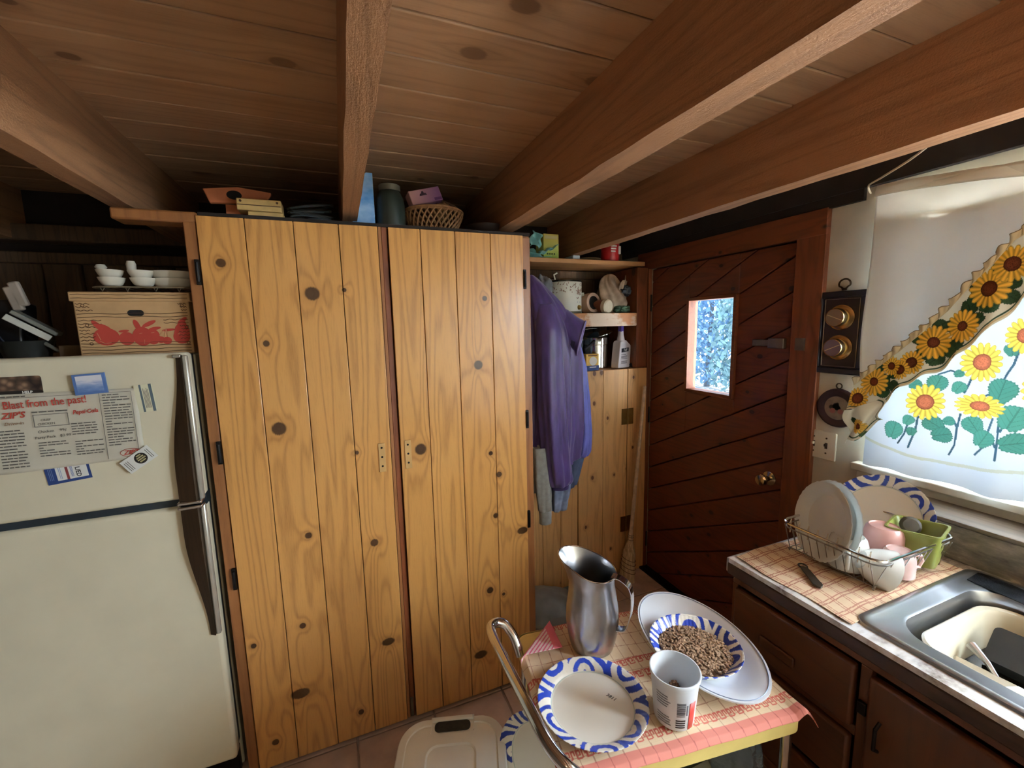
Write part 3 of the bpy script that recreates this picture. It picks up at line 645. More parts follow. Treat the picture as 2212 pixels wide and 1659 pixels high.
# ------------------------------------------------------------------ things on top of the cupboard (top at z 1.962)
ZT2 = 1.963
og = thing('birdhouse_front', 'orange wooden plaque with a round dark hole on the cupboard', 'plaque', (-.28, 1.78, ZT2))
om = plain('orange_painted_wood', (196,118,76), .7, var=.05)
mo = frame((-.29, 1.76, 2.058), (1,0,-.02), (0,.25,1))
MB().prism([(-.08,-.036),(.08,-.02),(.100,.012),(.10,.02),(.0,.030),(-.1,.012)], 0, .012, mo).build('panel', om, og, bevel=.003)
MB().lathe([(0,.0128),(.022,.0128),(.023,.011)], 26, mo @ Matrix.Translation((-.01,-.002,0)), sy=.72).build('hole', plain('hole_black', (16,12,10), .9), og)
MB().box(-.33,-.25,1.76,1.80,ZT2,2.03).build('stand', om, og)
book_m = plain('pale_wood_block', (222,186,118), .6, var=.05, scale=30)
for k, (x0, x1, z0, z1, lb) in enumerate(((-.258,-.152,ZT2,2.0,'plain pale wooden board, lower of two on the cupboard'),(-.288,-.156,2.002,2.040,'longer pale wooden board with nail holes, upper of two'))):
    t = thing('wooden_board', lb, 'board', ((x0+x1)/2, 1.73, z0), 'pale boards on the cupboard')
    MB().box(x0, x1, 1.70, 1.77, z0, z1).build('plank', book_m, t, bevel=.003)
    MB().box(x0+.002, x1-.002, 1.6985, 1.70, z0+.016, z0+.0185).build('groove', kline, t)
    if k: 
        for xx in (x0+.012, x1-.012): MB().lathe([(0,.001),(.004,.001),(.004,0)], 12, nrm_frame((xx,1.6995,z1-.009),(0,-1,0))).build('nail_hole', kline, t)
clear = NT('clear_vinyl'); clear.set(Base_Color=srgb(120,132,140), Roughness=.12, Transmission_Weight=.55, IOR=1.4); clear = clear.m
b = MB()
for k in range(7):
    rx = .075-.004*(k%3); ry = .045; z = 1.972+.012*k
    b.tube([(-.065+.006*math.sin(k*2)+rx*math.cos(t), 1.78+ry*math.sin(t)*.9, z+.012*math.cos(t*1+k)) for t in np.linspace(0, 6.283, 36)[:-1]], .005, 7, closed=True)
b.build('tubing_coil', clear, label='coil of clear plastic tubing beside the pale boards', category='tubing')
bb = thing('blue_box', 'tall sky-blue printed box half hidden by the ceiling beam', 'box', (.12, 1.75, ZT2))
skyb = NT('sky_blue_print'); skyb.set(Base_Color=skyb.ramp(skyb.noise(skyb.vm('MULTIPLY', skyb.obj(), (8,8,14)), 1.6, 4), (.35, srgb(84,150,214)), (.7, srgb(176,212,240))), Roughness=.35)
MB().box(.07, .149, 1.705, 1.735, ZT2, 2.152).build('carton', skyb.m, bb, bevel=.001)
MB().prism([(.07,2.152),(.149,2.152),(.149,2.163),(.128,2.163),(.118,2.156),(.07,2.154)], 0, .003, frame((0,1.709,0),(1,0,0),(0,0,1))).build('torn_flap', skyb.m, bb)
jr = thing('dark_jar', 'large dark green glass jar with a grey screw lid', 'jar', (.212, 1.75, ZT2))
MB().lathe([(0,0),(.048,0),(.053,.006),(.054,.10),(.050,.128),(.040,.148),(.036,.152),(0,.152)], 36, Matrix.Translation((.212,1.75,ZT2))).build('body', plain('dark_green_glass', (44,54,46), .35, spec=.6), jr)
MB().lathe([(0,.176),(.036,.176),(.040,.173),(.040,.153),(0,.153)], 36, Matrix.Translation((.212,1.75,ZT2))).build('lid', plain('dull_zinc_lid', (128,124,108), .45, .5), jr)
# woven basket
wick = plain('brown_wicker', (150,108,66), .7, var=.1, scale=60); wick_d = plain('dark_wicker', (104,70,42), .7, var=.1)
bk = thing('wicker_basket', 'open-weave brown wicker basket with an arched handle on the cupboard', 'basket', (.385, 1.78, ZT2))
bc = Matrix.Translation((.385, 1.79, ZT2))
bp = lambda t: (.070+.048*math.sin(t*1.35), .004+.092*t)
b = MB()
for k in range(30):
    for sg in (1, -1):
        pts = []
        for i in range(9):
            t = i/8; r, z = bp(t); a = 2*math.pi*k/30+sg*t*.62
            pts.append(bc @ Vector(((r+sg*.002)*math.cos(a), (r+sg*.002)*math.sin(a), z)))
        b.tube(pts, .0036, 5)
b.build('weave', wick, bk)
b = MB()
for t, rr in ((0., .005), (1., .006), (.94, .004)):
    r, z = bp(t); b.tube([bc @ Vector((r*math.cos(a), r*math.sin(a), z)) for a in np.linspace(0, 6.283, 40)[:-1]], rr, 6, closed=True)
b.build('rim', wick, bk)
MB().lathe([(0,.004),(.07,.004),(.07,.007),(0,.008)], 30, bc).build('bottom', wick_d, bk)
MB().tube([bc @ Vector((.114*math.cos(a)+.02, .05-.02*math.sin(a), .095+.062*math.sin(a))) for a in np.linspace(0, math.pi, 20)], .0045, 6).build('handle', wick_d, bk)
px = thing('pink_box', 'pink and purple packet with a hang hole in the basket', 'box', (.35, 1.72, 2.05))
mp = frame((.350, 1.745, 2.112), (1,.15,.30), (-.25,.15,1))
pinkm = NT('pink_purple_print'); sp = pinkm.n('ShaderNodeSeparateXYZ'); pinkm.l(pinkm.obj(), sp.inputs[0])
pinkm.set(Base_Color=pinkm.ramp(pinkm.math('MULTIPLY_ADD', sp.outputs[0], 7., -1.9), (.1, srgb(214,164,160)), (.9, srgb(150,104,150))), Roughness=.4)
MB().prism([(-.065,-.026),(.065,-.026),(.065,.03),(-.065,.03)], -.05, 0, mp).build('packet', pinkm.m, px, bevel=.003)
MB().prism([(-.016,-.004),(.016,-.004),(.012,.004),(.005,.005),(.004,.012),(-.004,.012),(-.005,.005),(-.012,.004)], .0002, .001, mp @ Matrix.Translation((-.01,.008,0))).build('hang_hole', plain('dark_purple', (60,36,56), .6), px)
MB().prism([(.03,-.022),(.062,-.022),(.062,-.012),(.03,-.012)], .0003, .001, mp).build('label_band', plain('purple_print', (110,66,120), .5), px)
MB().blob((.418,1.80,2.07), (.04,.045,.045), 3, amp=.35, seed=3).build('burlap_bundle', plain('straw_burlap', (140,106,62), .9, var=.15, scale=80, bump=.5), label='crumpled straw-coloured bundle in the basket', category='bundle')
MB().lathe([(0,.004),(.03,.004),(.06,.02),(.076,.046),(.079,.046),(.064,.018),(.034,0),(0,0)][::-1], 34, Matrix.Translation((.585,1.74,ZT2))).build('dark_bowl', plain('dark_glazed_bowl', (46,36,30), .3), label='shallow dark brown bowl at the right end of the cupboard', category='bowl')
# ------------------------------------------------------------------ closet corner between the cupboard and the door
PY = 2.13
cl = thing('pine_closet', 'low knotty pine plank closet in the corner left of the door', 'closet', (1.24, 2.28, 0))
MB().box(.74, 1.752, PY+.024, 2.4, 1.30, 1.325).build('top', shelf_pine, cl)
MB().box(.74, 1.752, PY+.02, PY+.024, .0, 1.32).build('backing', dark_gap, cl)
for xa, xb in ((.74,.875),(.877,1.02),(1.022,1.14),(1.142,1.254)):
    MB().box(xa, xb, PY, PY+.02, .0, 1.325).build('board', closet_pine, cl, bevel=.0015)
cdr = MB().box(1.262, 1.606, PY+.016, PY+.02, .01, 1.322).build('closet_door', closet_pine, cl)
for xa, xb in ((1.262,1.432),(1.434,1.606)): MB().box(xa, xb, PY, PY+.017, .012, 1.327).build('board', closet_pine, cdr, bevel=.0015)
MB().box(1.612, 1.752, PY, PY+.02, .0, 1.327).build('board', closet_pine, cl, bevel=.0015)
for z in (1.033, .335):
    MB().box(1.566, 1.607, PY-.003, PY, z-.05, z+.05).box(1.611, 1.652, PY-.003, PY, z-.05, z+.05).tube([(1.609,PY-.004,z-.05),(1.609,PY-.004,z+.05)], .005, 8).build('brass_hinge', brass, cl, label='flat brass butt hinge')
MB().tube([(1.275,PY-.003,1.05),(1.31,PY-.012,1.045),(1.34,PY-.004,1.047)], .003, 6).blob((1.308,PY-.008,1.046),(.007,.007,.010),2).build('latch_hook', brass, cl)
# shelves
s1_ = thing('wall_shelf', 'thin pine top shelf below the beams in the corner', 'shelf', (1.22, 2.28, 1.94), 'corner shelves')
MB().box(.745, 1.72, PY+.0, 2.42, 1.938, 1.963).build('plank', shelf_pine, s1_, bevel=.003)
MB().box(.736, .752, PY-.02, PY+.02, 1.84, 2.0).build('shelf_bracket', plain('pale_cut_pine', (226,192,128), .6), s1_, bevel=.002)
s2_ = thing('wall_shelf', 'thick pine shelf with a paint-worn front holding the slow cooker', 'shelf', (1.22, 2.28, 1.59), 'corner shelves')
worn = NT('paint_worn_pine_front'); P_ = worn.obj()
wm = worn.ramp(worn.math('ADD', worn.noise(P_, 5.5, 5, .7), worn.math('MULTIPLY', worn.noise(worn.vm('MULTIPLY', P_, (1,1,6)), 12, 3), .25)), (.56, (0,0,0)), (.68, (1,1,1)))
worn.set(Base_Color=worn.mix(worn.math('MULTIPLY', wm, .75), srgb(188,130,78), srgb(232,218,196)), Roughness=.55)
MB().box(.745, 1.668, PY, PY+.03, 1.586, 1.664).build('front_rail', worn.m, s2_, bevel=.004)
MB().box(.745, 1.72, PY+.03, 2.42, 1.645, 1.664).build('plank', shelf_pine, s2_)
MB().box(1.668, 1.746, PY+.002, 2.42, 1.33, 1.93).build('end_panel', case_m, s2_, bevel=.003)
# --- top shelf things (z 1.963)
ZS = 1.964
teal = NT('teal_plastic_film'); teal.set(Base_Color=srgb(156,220,220), Roughness=.2, Transmission_Weight=.1, IOR=1.3); teal = teal.m
def crumple(name, c, r, mat, seed, label, cat, sub=4, amp=.35, zmin=None, freq=2.2, group=None, ridge=.25):
    bm = bmesh.new(); bmesh.ops.create_icosphere(bm, subdivisions=sub, radius=1.); vs = []
    for v in bm.verts:
        q = v.co.copy(); s_ = Vector((seed*3.1, seed*1.7, seed))
        k = 1+amp*mnoise.noise(q*freq+s_)+ridge*(.5-abs(mnoise.noise(q*freq*2.3+s_)))
        p = Vector((q.x*r[0], q.y*r[1], q.z*r[2]))*k+Vector(c)
        if zmin is not None and p.z < zmin: p.z = zmin
        vs.append(p)
    fs = [tuple(v.index for v in f.verts) for f in bm.faces]; bm.free()
    pr = dict(label=label, category=cat) if label else {}
    return MB().add(vs, fs).build(name, mat, smooth=50, **pr)
tb = thing('teal_bag', 'crumpled translucent teal plastic bag on the top shelf', 'bag', (.95, 2.2, ZS))
def tb_(u, v):
    x = .84+.24*u; z = ZS+.003+(.135*(1-u)**1.2+.02)*v+.008*math.sin(u*19+v*6)*v
    return (x, 2.14+.10*v+.025*math.sin(u*11+v*9)+.02*math.sin(u*23), z)
MB().grid(40, 24, tb_).build('film', teal, tb, smooth=60, solid=.0015)
MB().grid(16, 14, lambda u, v: (.985+.06*u+.01*math.sin(v*9), 2.16+.02*math.sin(u*8+v*5), ZS+.06+.075*v+.012*math.sin(u*6))).build('knot_tail', teal, tb, smooth=60, solid=.002)
MB().grid(16, 10, lambda u, v: (1.02+.11*u, 2.13+.02*math.sin(v*7), ZS+.006+.02*v+.055*u*(1-.3*v)+.006*math.sin(u*15))).build('loose_flap', teal, tb, smooth=60, solid=.002)
gb = thing('green_box', 'yellow-green printed cardboard box beside the teal bag', 'box', (1.10, 2.24, ZS))
gbm = NT('yellow_green_print'); sp = gbm.n('ShaderNodeSeparateXYZ'); gbm.l(gbm.obj(), sp.inputs[0])
gbm.set(Base_Color=gbm.ramp(gbm.math('MULTIPLY_ADD', sp.outputs[2], 8., -15.7), (.1, srgb(150,176,70)), (.5, srgb(200,206,110)), (.85, srgb(210,196,96))), Roughness=.5)
MB().box(1.062, 1.155, 2.16, 2.26, ZS, 2.095).build('carton', gbm.m, gb, bevel=.002)
MB().box(1.07, 1.147, 2.158, 2.16, 2.068, 2.086).build('title_band', plain('gold_print', (206,196,140), .5, var=0), gb)
for k in range(4): MB().box(1.082+k*.014, 1.09+k*.014, 2.158, 2.16, 1.985, 1.993).build('print_mark', plain('dark_green_ink', (70,90,40), .6), gb)
rc = thing('red_can', 'red printed tin can at the right of the top shelf', 'can', (1.52, 2.18, ZS))
MB().lathe([(0,0),(.052,0),(.054,.003),(.054,.118),(.052,.121),(0,.121)], 36, Matrix.Translation((1.52,2.2,ZS))).build('body', plain('red_lacquer', (178,36,38), .35), rc)
MB().box(1.545, 1.56, 2.150, 2.156, ZS+.04, ZS+.085).build('barcode_patch', white_p, rc)
for k in range(3): MB().box(1.49, 1.52+.004*k, 2.1445, 2.148, ZS+.05+.015*k, ZS+.058+.015*k).build('white_print', white_p, rc)
MB().box(1.24,1.285,2.15,2.25,ZS,ZS+.022).build('folded_paper', plain('pale_blue_paper', (196,212,226), .6), label='small folded pale blue paper on the top shelf', category='paper', bevel=.003)
MB().lathe([(0,0),(.05,0),(.085,.012),(.083,.014),(.048,.003),(0,.003)], 32, Matrix.Translation((1.375,2.225,ZS))).build('saucer', plain('brown_saucer', (120,100,74), .4), label='shallow brown saucer beside the red can', category='saucer')
# --- slow cooker shelf (z 1.664)
Z2 = 1.665
sk = thing('slow_cooker', 'white slow cooker with a floral band and dark lid', 'slow cooker', (1.245, 2.25, Z2))
cm = Matrix.Translation((1.247, 2.255, Z2))
MB().lathe([(0,0),(.096,0),(.098,.004),(.098,.178),(.094,.182),(.088,.18),(0,.178)], 48, cm, sy=.9).build('shell', plain('white_enamel', (222,226,214), .3, var=.02), sk)
MB().lathe([(.099,0),(.1,0),(.1,.012),(.099,.012)], 48, cm, sy=.9).build('base_band', plain('olive_grey_base', (120,124,100), .4), sk)
MB().lathe([(0,.206),(.03,.205),(.085,.193),(.100,.188),(.100,.180),(0,.180)], 48, cm, sy=.9).build('lid', plain('dark_smoked_lid', (32,34,32), .2), sk)
b = MB()
lr = random.Random(11)
for k in range(90):
    a = R(-178+176*lr.random()); z = .118+.055*lr.random()
    if lr.random() < .25: a = R(-72+22*lr.random()); z = .085+.05*lr.random()
    x, y = .0985*math.cos(a), .9*.0985*math.sin(a); n = Vector((math.cos(a), math.sin(a)/.9, 0))
    m = cm @ nrm_frame((x, y, z), n)
    b.prism(ell2(0, 0, lr.uniform(.003,.007), .0022, 8, lr.uniform(0,3)), -.0004, .0004, m)
b.build('floral_band', plain('brown_floral_print', (130,96,78), .5, var=.1), sk, smooth=0)
a = R(-62); m = cm @ nrm_frame((.098*math.cos(a), .088*math.sin(a), .034), (math.cos(a), math.sin(a)/.9, 0))
MB().lathe([(0,.012),(.010,.012),(.014,.002),(.014,0)], 22, m).build('dial', plain('gold_dial', (168,140,70), .35, .5), sk)
MB().prism([(-.014,-.003),(.014,-.003),(.014,.003),(-.014,.003)], 0, .001, m @ Matrix.Translation((0,.03,-.0015))).build('name_plate', plain('blue_print', (70,120,160), .5), sk)
for sg in (-1, 1): MB().tube([cm @ Vector((sg*.097,-.01,.118)), cm @ Vector((sg*.118,-.012,.118)), cm @ Vector((sg*.120,-.012,.110)), cm @ Vector((sg*.098,-.01,.104))], .006, 8).build('side_handle', plain('white_enamel', (222,226,214), .3, var=.02), sk)
MB().tube([(1.152,2.2,1.855),(1.145,2.2,1.882),(1.165,2.2,1.893)], .0045, 8).build('wire_hook', plain('white_enamel', (222,226,214), .3), label='small white hook poking up beside the slow cooker lid', category='hook')
greyfilm = plain('grey_plastic_film', (140,148,156), .3, var=.1, scale=20)
crumple('grey_bag', (1.085, 2.22, 1.765), (.055,.05,.10), greyfilm, 2, 'grey plastic bag squeezed in left of the slow cooker', 'bag', zmin=Z2)
tp = thing('tape_roll', 'pale paper roll with a dark core lying behind the jar', 'roll', (1.405, 2.26, Z2))
mr = nrm_frame((1.405, 2.235, 1.725), (.25,-1,.08))
MB().lathe([(.040,-.03),(.040,.03),(.058,.03),(.06,.027),(.06,-.03),(.04,-.03)], 36, mr).build('roll', plain('pale_tan_paper', (170,140,116), .7), tp)
MB().lathe([(.0398,-.03),(.0398,.029),(.0,.0)], 30, mr).build('core', plain('hole_black', (16,12,10), .9), tp)
jt = thing('spice_jar', 'brown spice jar lying on its side, white lid facing out', 'jar', (1.46, 2.2, Z2))
mr = nrm_frame((1.452, 2.26, 1.712), (.28,-1,-.10))
MB().lathe([(0,-.02),(.036,-.02),(.038,.0),(.038,.075),(.034,.082),(0,.082)], 30, mr).build('glass', plain('brown_spice_glass', (120,70,48), .3), jt)
MB().lathe([(0,.112),(.034,.112),(.041,.107),(.042,.082),(0,.082)], 30, mr).build('lid', plain('offwhite_lid', (206,196,170), .4), jt)
bgb = plain('beige_plastic_bag', (176,156,132), .45, var=.1, scale=25)
bgn = thing('grocery_bag', 'tall crumpled beige plastic bag at the right of the cooker shelf', 'bag', (1.60, 2.25, Z2))
def bag(u, v):
    a = 2*math.pi*u; k = 1+.16*math.sin(a*5+v*6)+.08*math.sin(a*11+v*13)
    r = (.10*(1-v)**.6*(.6+.8*min(1, v*3+.3))+.018)*k
    cx = 1.555+.035*v+.02*math.sin(v*5); return (cx+r*.85*math.cos(a), 2.27+r*.6*math.sin(a), Z2+.002+.235*v)
MB().grid(64, 30, bag, closeu=True).build('film', bgb, bgn, smooth=70)
MB().grid(20, 12, lambda u, v: (1.59+.07*u, 2.20-.02*math.sin(u*5)+.02*v, 1.83-.05*v+.05*math.sin(u*2.6)+.01*math.sin(u*13))).build('handle_loop', bgb, bgn, smooth=70, solid=.004)
crumple('blue_grey_pouch', (1.648,2.21,1.80), (.03,.025,.03), plain('slate_pouch', (66,74,82), .5), 5, 'small slate pouch tucked in the beige bag', 'pouch', zmin=Z2)
crumple('green_net', (1.605, 2.195, 1.685), (.055,.03,.024), plain('green_mesh', (74,104,80), .7, var=.15, scale=60, bump=.6), 7, 'small green mesh net in front of the beige bag', 'net', zmin=Z2)
# --- closet top things (z 1.325)
Z3 = 1.328
tu = thing('yogurt_tub', 'printed plastic tub with a mountain picture beside the jacket', 'tub', (1.245, 2.19, Z3))
tubm = NT('mountain_print_tub'); sp = tubm.n('ShaderNodeSeparateXYZ'); tubm.l(tubm.obj(), sp.inputs[0])
tubm.set(Base_Color=tubm.ramp(tubm.math('ADD', tubm.math('MULTIPLY_ADD', sp.outputs[2], 7.4, -9.83), tubm.math('MULTIPLY_ADD', tubm.noise(tubm.obj(), 26, 3), .2, -.1)), (.1, srgb(226,224,196)), (.42, srgb(196,196,160)), (.55, srgb(70,86,110)), (.62, srgb(120,150,196)), (.95, srgb(176,206,226))), Roughness=.35)
MB().lathe([(0,0),(.040,0),(.052,.125),(.054,.130),(.050,.13),(.038,.004),(0,.004)], 36, Matrix.Translation((1.262,2.205,Z3))).build('body', tubm.m, tu)
text('word', 'BOW', .021, frame((1.268, 2.1575, Z3+.056), (1,.0,0), (0,-.1,1)), plain('dark_green_ink', (70,90,40), .6), tu, bold=.0004)
yb = thing('yellow_packet', 'small yellow carton with a navy base and white disc', 'box', (1.373, 2.17, Z3))
MB().box(1.330, 1.416, 2.155, 2.20, Z3, Z3+.098).build('carton', plain('yellow_carton', (226,186,84), .5, var=.03), yb, bevel=.0015)
MB().box(1.3295, 1.4165, 2.1535, 2.156, Z3, Z3+.030).build('navy_band', plain('navy_print', (40,66,124), .6, var=.03), yb)
MB().lathe([(0,.001),(.026,.001),(.026,0)], 28, nrm_frame((1.377,2.1545,Z3+.056),(0,-1,0))).build('white_disc', white_p, yb)
MB().box(1.342,1.404,2.1535,2.155,Z3+.086,Z3+.093).build('title_line', plain('brown_ink', (140,100,66), .8, var=0), yb)
MB().box(1.352,1.398,2.1525,2.154,Z3+.018,Z3+.023).build('white_line', white_p, yb)
st = thing('stock_pot', 'tall polished steel pot with a tilted lid', 'pot', (1.48, 2.27, Z3))
pm_ = Matrix.Translation((1.487, 2.300, Z3))
mirror = plain('polished_steel', (206,206,204), .12, 1., var=.02)
MB().lathe([(0,0),(.076,0),(.080,.004),(.080,.145),(.083,.148),(.083,.186),(.085,.19),(.081,.19),(.079,.15),(.074,.006),(0,.006)], 48, pm_).build('body', mirror, st)
MB().lathe([(0,.02),(.03,.018),(.078,.004),(.086,0),(.086,-.003),(0,0)], 40, pm_ @ Matrix.Translation((.03,0,.212)) @ Matrix.Rotation(R(-16),4,'Y')).build('lid', mirror, st)
MB().tube([(1.405,2.19,1.50),(1.35,2.165,1.47),(1.325,2.16,1.455)], [.010,.009,.006], 8).build('handle', plain('black_lacquer', (24,24,26), .4), st)
gj = thing('glass_bowl', 'clear glass bowl with a gold rim behind the tub', 'bowl', (1.30, 2.32, Z3))
MB().lathe([(0,0),(.05,0),(.078,.08),(.088,.178),(.085,.178),(.074,.08),(.046,.005),(0,.005)], 36, Matrix.Translation((1.31,2.32,Z3))).build('bowl', clear, gj)
MB().lathe([(.088,.176),(.090,.178),(.088,.182),(.085,.18)], 36, Matrix.Translation((1.31,2.32,Z3))).build('rim', plain('gold_rim', (190,170,110), .3, .6), gj)
MB().lathe([(0,.02),(.06,.016),(.15,.004),(.155,0),(.15,-.003),(.06,.01),(0,.013)], 40, Matrix.Translation((1.36,2.36,1.545)) @ Matrix.Rotation(R(-10),4,'X') @ Matrix.Rotation(R(-6),4,'Y')).build('pot_lid', clear, label='large clear glass pot lid resting across the bowl', category='lid')
sb = thing('spray_bottle', 'white spray bottle with a purple nozzle at the right of the closet top', 'bottle', (1.61, 2.2, Z3))
sw = plain('white_plastic_bottle', (218,214,216), .4, var=.03); pur = plain('purple_plastic', (90,70,160), .4)
mb_ = frame((1.600, 2.195, Z3), (.93,.32,0), (0,0,1))        # local x along the label face, y up, z towards camera
body = [(-.058,.002),(.050,.002),(.058,.008),(.068,.125),(.066,.140),(.02,.170),(-.030,.168),(-.040,.155),(-.062,.01)]
MB().prism(body, -.03, .03, mb_).build('body', sw, sb, bevel=.007, seg=3)
MB().lathe([(.026,.165),(.018,.20),(.016,.226),(0,.226)], 24, mb_ @ Matrix.Rotation(R(-90),4,'X') @ Matrix.Translation((0,0,0)), sy=1).build('neck', sw, sb)
MB().prism([(-.014,.222),(.014,.222),(.013,.262),(.017,.282),(.012,.298),(-.012,.298),(-.016,.275),(-.012,.25)], -.013, .013, mb_).build('nozzle', pur, sb, bevel=.003)
MB().prism([(.010,.264),(.022,.274),(.018,.300),(.011,.298)], -.010, .010, mb_).build('trigger', sw, sb, bevel=.002)
MB().prism([(-.034,.098),(.040,.102),(.042,.126),(-.034,.122)], .0302, .0308, mb_).build('label_band', plain('black_navy_label', (24,26,44), .5), sb)
text('brand_word', 'Tuff', .021, mb_ @ Matrix.Translation((.004,.112,.0315)), white_p, sb, shear=.2, bold=.0003)
b = MB()
for k, (ya, L) in enumerate(((.083,.05),(.073,.062),(.066,.06),(.058,.062),(.042,.064),(.036,.058),(.030,.062))): b.prism([(-.036,ya),(-.036+L,ya),(-.036+L,ya+.0028),(-.036,ya+.0028)], .0302, .0306, mb_)
b.build('fine_print', plain('black_print', (30,26,24), .5, var=0), sb, smooth=0)
crumple('twine_bundle', (1.690, 2.2, 1.345), (.03,.03,.022), black_metal, 9, 'dark tangled cord beside the spray bottle', 'cord', zmin=Z3, amp=.6)
# ------------------------------------------------------------------ clothes hanging on the side of the cupboard
def garment(name, rings, mat, parent=None, nf=7, fold=.12, n=56, hem=None, seed=0, solid=.003, **pr):
    """rings: (z, cx, cy, rx, ry); surface with vertical folds that deepen downwards"""
    m = len(rings)*5
    zs = [r[0] for r in rings]; T_ = np.linspace(0, 1, len(rings))
    def f(u, v):
        a = 2*math.pi*u; g = [float(np.interp(v, T_, [r[k] for r in rings])) for k in range(5)]
        k = 1+fold*min(1, v*1.6)*(math.sin(a*nf+seed+1.6*math.sin(v*3))+.5*math.sin(a*(nf*2+1)+v*4+seed))+.05*mnoise.noise((math.cos(a)*2+seed, math.sin(a)*2, v*5))
        x = g[1]+g[3]*k*math.cos(a); y = g[2]+g[4]*k*math.sin(a); z = g[0]
        if hem: z += hem(x, v)
        return (x, y, z+.006*mnoise.noise((x*30, y*30, z*20+seed)))
    return MB().grid(n, m, f, closeu=True).build(name, mat, parent, smooth=180, solid=solid, subsurf=1, **pr)
nyl = NT('purple_nylon'); nv = nyl.noise(nyl.vm('MULTIPLY', nyl.obj(), (40,40,10)), 1., 3)
nyl.set(Base_Color=nyl.ramp(nv, (.3, srgb(62,44,96)), (.7, srgb(84,62,126))), Roughness=.42, Sheen_Weight=.4); nyl.bump(nyl.noise(nyl.obj(), 30, 3), .25, .004); nyl = nyl.m
jk = thing('purple_jacket', 'purple nylon hooded jacket hanging on the side of the cupboard', 'jacket', (.93, 1.88, .8))
garment('body', [(1.835,.852,1.90,.02,.03),(1.79,.872,1.89,.05,.06),(1.70,.905,1.88,.10,.09),(1.58,.95,1.88,.140,.11),(1.44,.965,1.88,.150,.12),(1.25,.965,1.88,.155,.12),(1.08,.965,1.88,.16,.12),(.985,.955,1.88,.155,.12),(.94,.955,1.88,.15,.12)], nyl, jk, nf=9, fold=.085, n=96, seed=1, hem=lambda x, v: -(v**4)*.03*max(0, 1-abs(x-.97)/.12)+.08*(v**4)*(x < .86))
garment('sleeve', [(1.70,.895,1.83,.045,.05),(1.58,.905,1.795,.062,.055),(1.40,.905,1.785,.066,.055),(1.20,.912,1.78,.066,.055),(1.02,.925,1.775,.064,.052),(.90,.938,1.775,.064,.05),(.85,.945,1.775,.062,.046),(.825,.948,1.775,.05,.038)], nyl, jk, nf=5, fold=.10, n=72, seed=4)
MB().lathe([(.045,0),(.044,-.022),(.040,-.022),(.038,0)], 30, Matrix.Translation((.948,1.775,.828)), sy=.8).build('cuff', plain('dark_purple_knit', (56,40,92), .8), jk)
garment('second_sleeve', [(1.52,1.05,1.84,.04,.04),(1.40,1.085,1.84,.042,.045),(1.2,1.098,1.835,.048,.045),(1.05,1.102,1.83,.050,.045),(.96,1.095,1.83,.048,.04),(.935,1.09,1.83,.040,.03)], plain('lit_periwinkle_nylon', (104,110,190), .4, var=.08), jk, nf=6, fold=.14, n=72, seed=9, label='jacket sleeve at the lit right edge, light put into its periwinkle colour')  # right edge of the jacket: its lit look is put into the nylon colour
hm = nrm_frame((1.062, 1.805, 1.535), (.80,-.55,-.25))
hp0 = Vector((.905, 1.86, 1.745))
MB().grid(40, 14, lambda u, v: (hm @ Vector((.060*math.cos(6.283*u), .085*math.sin(6.283*u), .02)))*(v**.8)+(hp0+Vector((.03*math.cos(6.283*u), .03*math.sin(6.283*u), 0)))*(1-v**.8)+Vector((0,0,.012*math.sin(v*9+u*12)*(1-v))), closeu=True).build('hood', nyl, jk, smooth=180, solid=.004)
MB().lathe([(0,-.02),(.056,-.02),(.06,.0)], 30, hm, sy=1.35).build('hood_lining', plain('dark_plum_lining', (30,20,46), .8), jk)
MB().tube([hm @ Vector((.064*math.cos(a), .088*math.sin(a), .02)) for a in np.linspace(0, 6.283, 40)[:-1]], .004, 6, closed=True).build('hood_rim', plain('lavender_piping', (150,140,196), .5), jk)
grey_k = plain('grey_fleece', (150,152,146), .95, var=.06, scale=50, bump=.4)
gs = thing('grey_sweatshirt', 'light grey sweatshirt with dangling sleeves under the purple jacket', 'sweatshirt', (.86, 1.84, .62))
garment('body', [(1.83,.855,1.90,.004,.004),(1.5,.865,1.90,.03,.03),(1.1,.87,1.87,.06,.05),(.98,.875,1.86,.075,.06),(.86,.875,1.86,.07,.05),(.78,.872,1.86,.065,.045)], grey_k, gs, nf=5, fold=.14, seed=2)
garment('sleeve', [(1.02,.855,1.80,.04,.035),(.88,.862,1.795,.04,.033),(.76,.868,1.79,.038,.03),(.70,.872,1.79,.033,.027)], grey_k, gs, nf=4, fold=.10, seed=5)
MB().lathe([(.031,.01),(.0315,-.005),(.031,-.06),(.027,-.06),(.027,0)], 28, Matrix.Translation((.873,1.79,.695)), sy=.85).build('cuff', grey_k, gs)
dnv = plain('slate_blue_fleece', (72,84,108), .95, var=.08, scale=50, bump=.4)
garment('blue_sweater', [(1.75,.90,1.96,.02,.02),(1.32,1.06,1.93,.06,.05),(1.15,1.09,1.92,.085,.06),(.98,1.085,1.92,.085,.06),(.85,1.06,1.92,.08,.055),(.75,1.045,1.92,.07,.05)], dnv, nf=5, fold=.13, seed=8, label='slate blue sweater hanging behind the purple jacket', category='sweater')
garment('pale_denim_shirt', [(1.74,.90,1.92,.015,.015),(1.0,.985,1.84,.05,.04),(.86,.985,1.835,.055,.04),(.74,.975,1.83,.05,.035),(.67,.965,1.83,.042,.03)], plain('washed_blue_denim', (130,142,166), .9, var=.12, scale=30), nf=5, fold=.16, seed=12, label='pale blue-grey shirt tail below the purple jacket hem', category='shirt')
